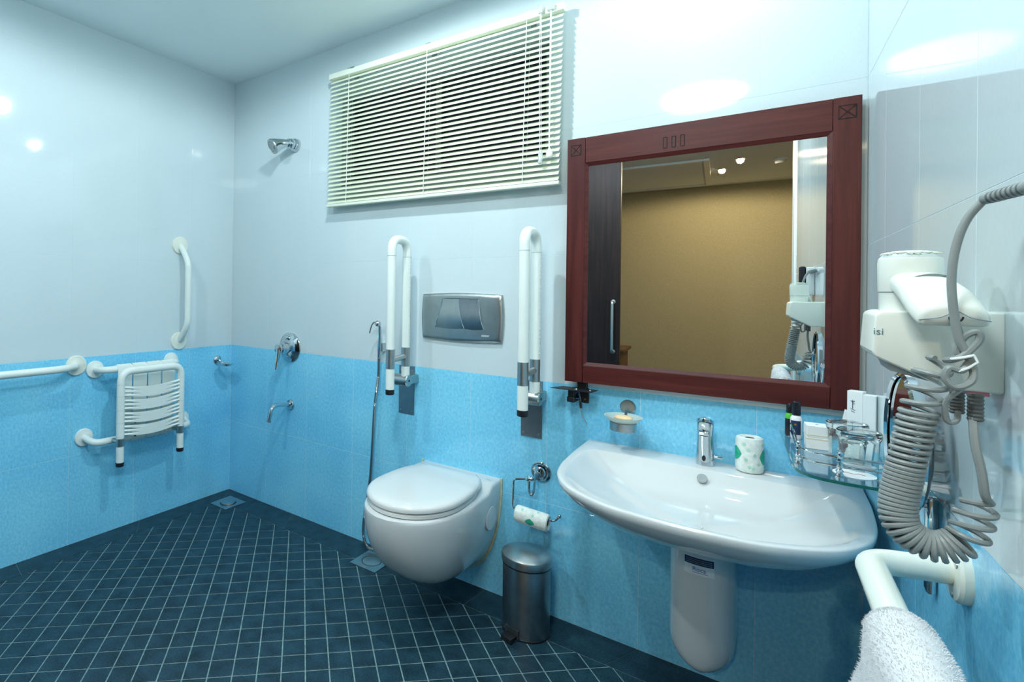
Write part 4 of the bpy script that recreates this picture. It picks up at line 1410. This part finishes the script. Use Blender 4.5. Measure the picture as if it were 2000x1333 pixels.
# handle sweeping from the head towards the room, thicker and lower at its near end
rings = []
for t, x, y, z, a_, b_ in ((0, 2.722, HY+.030, 1.224, .025, .015), (.2, 2.725, HY+.005, 1.221, .026, .015), (.4, 2.730, HY-.016, 1.213, .028, .0160), (.6, 2.736, HY-.032, 1.202, .031, .0165), (.8, 2.741, HY-.046, 1.190, .031, .0150), (.95, 2.744, HY-.056, 1.182, .030, .0130), (1.0, 2.745, HY-.059, 1.180, .026, .0090)):
    ring = []
    for k in range(28):
        th = 2*PI*k/28
        c, s = math.cos(th), math.sin(th)
        ring.append(V((x+a_*math.copysign(abs(c)**.6, c), y-.004*s, z+b_*math.copysign(abs(s)**.75, s)-.006*abs(c)**2*t)))
    rings.append(ring)
hnd = obj('handle', MB().loft(rings), 'plastic_dryer', hw_, sharp=60)
obj('handle_seam', MB().tube(cr_spline([(2.7155, HY-.058, 1.176), (2.733, HY-.0655, 1.180), (2.745, HY-.066, 1.187), (2.757, HY-.0655, 1.180), (2.774, HY-.058, 1.176)], 6), .0007, 5), 'plastic_grey', hnd)
obj('cord_socket', MB().lathe([(.0065, -.004), (.0065, .0012), (.0050, .0014), (.0045, -.002), (0, -.002)], (2.746, HY-.0595, 1.180), (0, -1, .25), n=16), 'dark_gap', hnd)
fs_ = []
for dz, dy in ((.0, 0), (.0022, .002)):
    fs_.append([V((2.731+.019*u, HY-.013-.003*s_+dy, 1.2285+.0050*s_*(1-u*u)+.0015*u+dz*.3)) for u, s_ in [(-1+.25*k, -1) for k in range(9)]+[(1-.25*k, 1) for k in range(9)]])
obj('finger_slot', MB().loft(fs_), 'plastic_grey', hnd)
# cords
cord = cr_spline([(2.746, HY-.055, 1.180), (2.748, HY-.066, 1.165), (2.750, HY-.064, 1.150), (2.748, HY-.062, 1.136)], 6)
obj('handle_cord', MB().tube(cord, .0026, 8), 'cord_grey', hw_)
axis_pts = [(2.736, -1.050, 1.128), (2.726, -1.046, 1.104), (2.719, -1.042, 1.071), (2.712, -1.040, 1.026), (2.705, -1.040, .980), (2.700, -1.042, .940), (2.704, -1.045, .916), (2.721, -1.046, .902), (2.740, -1.046, .903), (2.757, -1.044, .918), (2.763, -1.042, .943), (2.766, -1.042, .966)]
ax_c = cr_spline(axis_pts, 40)
cum = [0.0]
for i in range(1, len(ax_c)):
    cum.append(cum[-1]+(ax_c[i]-ax_c[i-1]).length)
TOT = cum[-1]
NL = 40
def coil_pitch_phase(s):
    t = s/TOT
    # loops sit wider apart near the top and at the far end
    knots = [(0, 0), (.20, 3.4), (.42, 12.5), (.58, 22.5), (.82, 36.0), (1.0, NL)]
    for (a0, b0), (a1, b1) in zip(knots, knots[1:]):
        if t <= a1:
            return b0+(b1-b0)*(t-a0)/(a1-a0)
    return NL
helix = []
T0 = (ax_c[1]-ax_c[0]).normalized()
na = T0.orthogonal().normalized()
STEPS = NL*18
idx = 0
samples = []
# walk equal phase steps
ph_list = [coil_pitch_phase(s) for s in cum]
for k in range(STEPS+1):
    ph_t = NL*k/STEPS
    while idx < len(ph_list)-2 and ph_list[idx+1] < ph_t:
        idx += 1
    d_ = ph_list[idx+1]-ph_list[idx]
    f_ = 0 if d_ <= 1e-9 else min(1, max(0, (ph_t-ph_list[idx])/d_))
    p = ax_c[idx].lerp(ax_c[idx+1], f_)
    T = (ax_c[idx+1]-ax_c[idx]).normalized()
    na = (na-T*na.dot(T)).normalized()
    nb = T.cross(na)
    rad = .0158*(1 if .02 < k/STEPS < .985 else .75)
    helix.append(p+(na*math.cos(2*PI*ph_t)+nb*math.sin(2*PI*ph_t))*rad)
obj('coiled_cord', MB().tube(helix, .0033, 8), 'cord_grey', hw_)
rise = cr_spline([helix[-1], (2.768, -1.060, .976), (2.765, -1.060, 1.003), (2.761, -1.056, 1.032), (2.761, -1.045, 1.066)], 6)
obj('supply_cord', MB().tube(rise, .0042, 8), 'cord_grey', hw_)
for x, z0, z1, rr in ((2.763, 1.058, 1.090, .0072), (2.752, 1.062, 1.090, .0070)):
    pf = []
    for k in range(15):
        pf.append((rr if k % 2 else rr*.86, (z1-z0)*k/14))
    obj('strain_relief', MB().lathe(pf, (x, -1.045+(.02 if x < 2.76 else 0), z0), n=12), 'rubber_grey', hw_)
obj('lower_loop', MB().tube(cr_spline([(2.752, -1.03, 1.064), (2.748, -1.046, 1.056), (2.741, -1.050, 1.054), (2.738, -1.052, 1.062), (2.738, -1.056, 1.080), (2.748, -1.062, 1.096), (2.757, -1.062, 1.112), (2.755, -1.060, 1.128)], 6), .0029, 8), 'cord_grey', hw_)
knot = cr_spline([(2.755, -1.060, 1.128), (2.748, -1.064, 1.118), (2.738, -1.066, 1.120), (2.735, -1.066, 1.108), (2.744, -1.066, 1.098), (2.757, -1.064, 1.108), (2.756, -1.060, 1.130), (2.746, -1.058, 1.138), (2.750, -1.060, 1.156), (2.760, -1.062, 1.164), (2.762, -1.062, 1.154), (2.750, -1.064, 1.136), (2.742, -1.060, 1.130), (2.738, -1.050, 1.128)], 7)
obj('cord_knot', MB().tube(knot, .0037, 8), 'cord_grey', hw_)
obj('cable_tie', MB().tube([V((2.749+.0085*math.cos(t), -1.063+.006*math.sin(t), 1.134+.003*math.cos(t))) for t in [2*PI*k/18 for k in range(18)]], .0016, 6, loop=True).tube([(2.757, -1.066, 1.137), (2.760, -1.067, 1.129), (2.753, -1.067, 1.122), (2.745, -1.067, 1.117)], .0014, 6), 'cord_white', hw_)

# wall telephone just outside the frame, seen in the mirror, its cable in view
tp = thing('wall_telephone', RW(1.30, 0, 1.27), 'white and black wall telephone seen in the mirror, its grey cable in front', 'telephone')
def rwbox(mb_, s0, s1, o0, o1, z0, z1):
    return mb_.loft([[RW(s0, o0, z), RW(s1, o0, z), RW(s1, o1, z), RW(s0, o1, z)] for z in (z0, z1)])
obj('base', rwbox(MB(), 1.235, 1.345, 0, .030, 1.215, 1.345), 'trim_white', tp, .006, 3)
obj('handset', rwbox(MB(), 1.250, 1.290, .030, .055, 1.205, 1.350), 'black_rubber', tp, .008, 3)
obj('cradle', rwbox(MB(), 1.300, 1.335, .030, .036, 1.230, 1.330), 'plastic_dryer', tp, .003)
cb_ = cr_spline([(2.752, -1.062, 1.140), (2.746, -1.062, 1.156), (2.7415, -1.062, 1.192), (2.740, -1.062, 1.229), (2.7435, -1.062, 1.265), (2.7515, -1.063, 1.295), (2.764, -1.068, 1.317)], 8)
obj('cable', MB().tube(cb_, .0041, 12), 'cord_grey', tp)
b0_, b1_ = V((2.763, -1.067, 1.3165)), V((2.790, -1.112, 1.3225))
ax_b = (b1_-b0_)
LB = ax_b.length
obj('cable_boot', MB().lathe([(.0048, 0), (.0062, .002), (.0074, LB*.9), (.0086, LB*.9), (.0090, LB)], b0_, ax_b, n=16), 'cord_grey', tp)
for k in range(7):
    t0 = .16+.10*k
    r_b = .0062+.0012*t0
    obj('boot_groove', MB().lathe([(r_b+.0003, LB*t0), (r_b+.0003, LB*(t0+.035))], b0_, ax_b, n=16), 'rubber_grey', tp)
obj('plug_lead', MB().tube([b1_, RW(1.16, .012, 1.322), RW(1.24, .015, 1.320)], .0075, 10), 'cord_grey', tp)

# ------------------------------------------------------------------ right wall grab bar with towel
gb = thing('grab_bar', RW(.85, 0, .80), 'thick cream grab bar on the right wall with a towel over it', 'grab bar', 'fixed grab bars')
for s in (.850, 1.93):
    c_ = RW(s, 0, .806)
    f_ = obj('mounting_flange', MB().lathe([(.041, 0), (.041, .009), (.038, .013), (.022, .015)], c_, nr, n=32), 'nylon_cream', gb)
    for k in range(3):
        t = .9+2*PI*k/3
        obj('screw', MB().lathe([(.005, 0), (.0045, .002), (0, .0024)], c_+nr*.0128+ur*(.030*math.sin(t))+V((0, 0, .030*math.cos(t))), nr, n=10), 'brushed_steel', f_)
obj('bar', MB().tube(fillet([RW(.850, .004, .808), RW(.872, .104, .804), RW(1.905, .108, .802), RW(1.93, .004, .806)], .034, 8), .0182, 20), 'nylon_cream', gb)

tw = thing('hand_towel', RW(1.35, .105, .62), 'fluffy white towel draped over the cream grab bar', 'towel')
bar_c = lambda s: RW(s, .106, .803)
rings = []
S0, S1, NSG = 1.090, 1.62, 30
rnd = random.Random(4)
prof_t = []
# cross-section of the draped towel seen along the bar: (across, up)
for u in range(0, 15):
    t = u/14
    prof_t.append((-.036-.058*(1-t)**.8, -.40+.36*t))
for u in range(1, 12):
    a = PI-PI*u/12
    prof_t.append((.034*math.cos(a), -.006+.038*math.sin(a)))
for u in range(0, 15):
    t = u/14
    prof_t.append((.034+.016*t, -.04-.34*t))
def towel_ring(s, dz=0.0, inset=0.0):
    ring = []
    c = bar_c(s)
    e_ = max(0.0, 1-(s-S0)/.02)
    for i, (a, b) in enumerate(prof_t):
        w = 1+.06*math.sin(s*34+b*9)+.03*math.sin(s*71-b*14)
        sag = 1-.18*e_*e_
        fl = .10*max(0, -b-.05)*math.sin(s*22+(1 if a > 0 else 2))
        ring.append(c+nr*(-a*w*sag+fl)+V((0, 0, b+.003-.007*e_*e_)))
    return ring
outer = [towel_ring(S0+(S1-S0)*i/NSG) for i in range(NSG+1)]
nP = len(prof_t)
mt_ = MB()
vs = [p for r in outer for p in r]
innr = []
for r_i, r in enumerate(outer):
    s = S0+(S1-S0)*r_i/NSG
    c = bar_c(s)
    for i, p in enumerate(r):
        a, b = prof_t[i]
        k = .62 if b > -.04 else .70
        d = (p-c)
        innr.append(c+V((d.x*k, d.y, (d.z*.70 if b > -.04 else d.z))))
fs = []
M_ = len(vs)
for i in range(NSG):
    for j_ in range(nP-1):
        q0, q1, q2_, q3 = i*nP+j_, i*nP+j_+1, (i+1)*nP+j_+1, (i+1)*nP+j_
        fs += [(q0, q1, q2_, q3), (M_+q3, M_+q2_, M_+q1, M_+q0)]
for j_ in range(nP-1):
    fs.append((j_, M_+j_, M_+j_+1, j_+1))
    e_ = NSG*nP
    fs.append((e_+j_, e_+j_+1, M_+e_+j_+1, M_+e_+j_))
for i in range(NSG):
    fs.append((i*nP, (i+1)*nP, M_+(i+1)*nP, M_+i*nP))
    e_ = nP-1
    fs.append((i*nP+e_, M_+i*nP+e_, M_+(i+1)*nP+e_, (i+1)*nP+e_))
mt_.add(vs+innr, fs)
obj('cloth', mt_, 'towel', tw, sharp=70)
# terry pile: thousands of tiny loops as thin spikes
pile = MB()
pv, pf_ = [], []
for q in range(26000):
    i = rnd.random()
    i = int((i**1.3)*NSG) if rnd.random() < .8 else 0
    i = min(i, NSG-1)
    j_ = rnd.randrange(nP-1)
    a_, b_ = rnd.random(), rnd.random()
    if rnd.random() < .12:
        i, a_ = 0, 0.0
    p00, p01, p10, p11 = outer[i][j_], outer[i][j_+1], outer[i+1][j_], outer[i+1][j_+1]
    p = p00*(1-a_)*(1-b_)+p01*(1-a_)*b_+p10*a_*(1-b_)+p11*a_*b_
    n_ = (p10-p00).cross(p01-p00).normalized()
    if n_.dot(p-(bar_c(S0+(S1-S0)*(i+.5)/NSG)-V((0, 0, .2 if prof_t[j_][1] < -.04 else 0)))) < 0:
        n_ = -n_
    if a_ == 0.0:
        n_ = (n_*.6+ur*-.8*rnd.random()).normalized()
    dr = (n_+V((rnd.uniform(-.7, .7), rnd.uniform(-.7, .7), rnd.uniform(-.7, .7)))).normalized()
    L_ = rnd.uniform(.0018, .0040)
    w_ = dr.orthogonal().normalized()*.00042
    w2 = dr.cross(w_)
    o_ = len(pv)
    pv += [p+w_, p-w_*.5+w2*.87, p-w_*.5-w2*.87, p+dr*L_]
    pf_ += [(o_, o_+1, o_+3), (o_+1, o_+2, o_+3), (o_+2, o_, o_+3)]
me = bpy.data.meshes.new('terry_pile')
org = ORG[tw.name]
me.from_pydata([p-org for p in pv], [], pf_)
me.materials.append(MATS['towel'])
po = bpy.data.objects.new('terry_pile', me)
COL.objects.link(po)
po.parent = tw
po['kind'] = 'stuff'

# ------------------------------------------------------------------ things behind the camera that the mirror shows
dr_ = tag(thing('door_1', (1.36, YF+.05, 0.0), 'dark wooden sliding door with steel handle, seen in the mirror', None), None, None, None, 'structure')
obj('leaf', MB().bb(.86, 1.858, YF+.030, YF+.070, .012, 2.36), 'door_wood', dr_, .003)
dh = obj('pull_handle', MB().tube(fillet([(1.815, YF+.070, .80), (1.815, YF+.115, .80), (1.815, YF+.115, 1.155), (1.815, YF+.070, 1.155)], .02), .0095, 14), 'brushed_steel', dr_)
for z in (.80, 1.155):
    obj('handle_rose', MB().lathe([(.016, 0), (.016, .006), (.010, .008)], (1.815, YF+.070, z), (0, 1, 0), n=18), 'brushed_steel', dh)
obj('top_track', MB().bb(.80, 2.80, YF+.015, YF+.085, 2.36, 2.40), 'dark_steel', dr_)
sk = thing('smoke_detector', (2.884, -4.01, H), 'round white smoke detector on the corridor ceiling, seen in the mirror', 'smoke detector')
obj('base', MB().lathe([(.055, 0), (.055, -.014), (.050, -.018)], (2.884, -4.01, H), n=28), 'trim_white', sk)
obj('dome', MB().lathe([(.042, -.018), (.044, -.030), (.036, -.042), (0, -.044)], (2.884, -4.01, H), n=28), 'trim_white', sk)
hp_ = thing('ceiling_panel', (1.95, -4.3, H), 'large pale access panel in the corridor ceiling, seen in the mirror', 'ceiling panel')
x0, x1, y0, y1 = 1.22, 2.36, -4.93, -3.68
obj('panel', MB().bb(x0+.06, x1-.06, y0+.06, y1-.06, H-.012, H), 'ceiling_paint', hp_, .003)
for a0, a1, b0, b1 in ((x0, x0+.05, y0, y1), (x1-.05, x1, y0, y1), (x0+.05, x1-.05, y0, y0+.05), (x0+.05, x1-.05, y1-.05, y1)):
    obj('frame_strip', MB().bb(a0, a1, b0, b1, H-.022, H), 'trim_white', hp_, .004)
dk = thing('wooden_desk', (1.38, -4.1, 0), 'brown wooden desk end in the corridor, low in the mirror beside the door', 'desk')
obj('top', MB().bb(.90, 1.66, -4.40, -3.85, .63, .66), 'corridor_floor', dk, .004)
obj('side_panel', MB().bb(1.60, 1.63, -4.37, -3.88, 0.0, .63), 'corridor_floor', dk)
obj('side_panel', MB().bb(.93, .96, -4.37, -3.88, 0.0, .63), 'corridor_floor', dk)
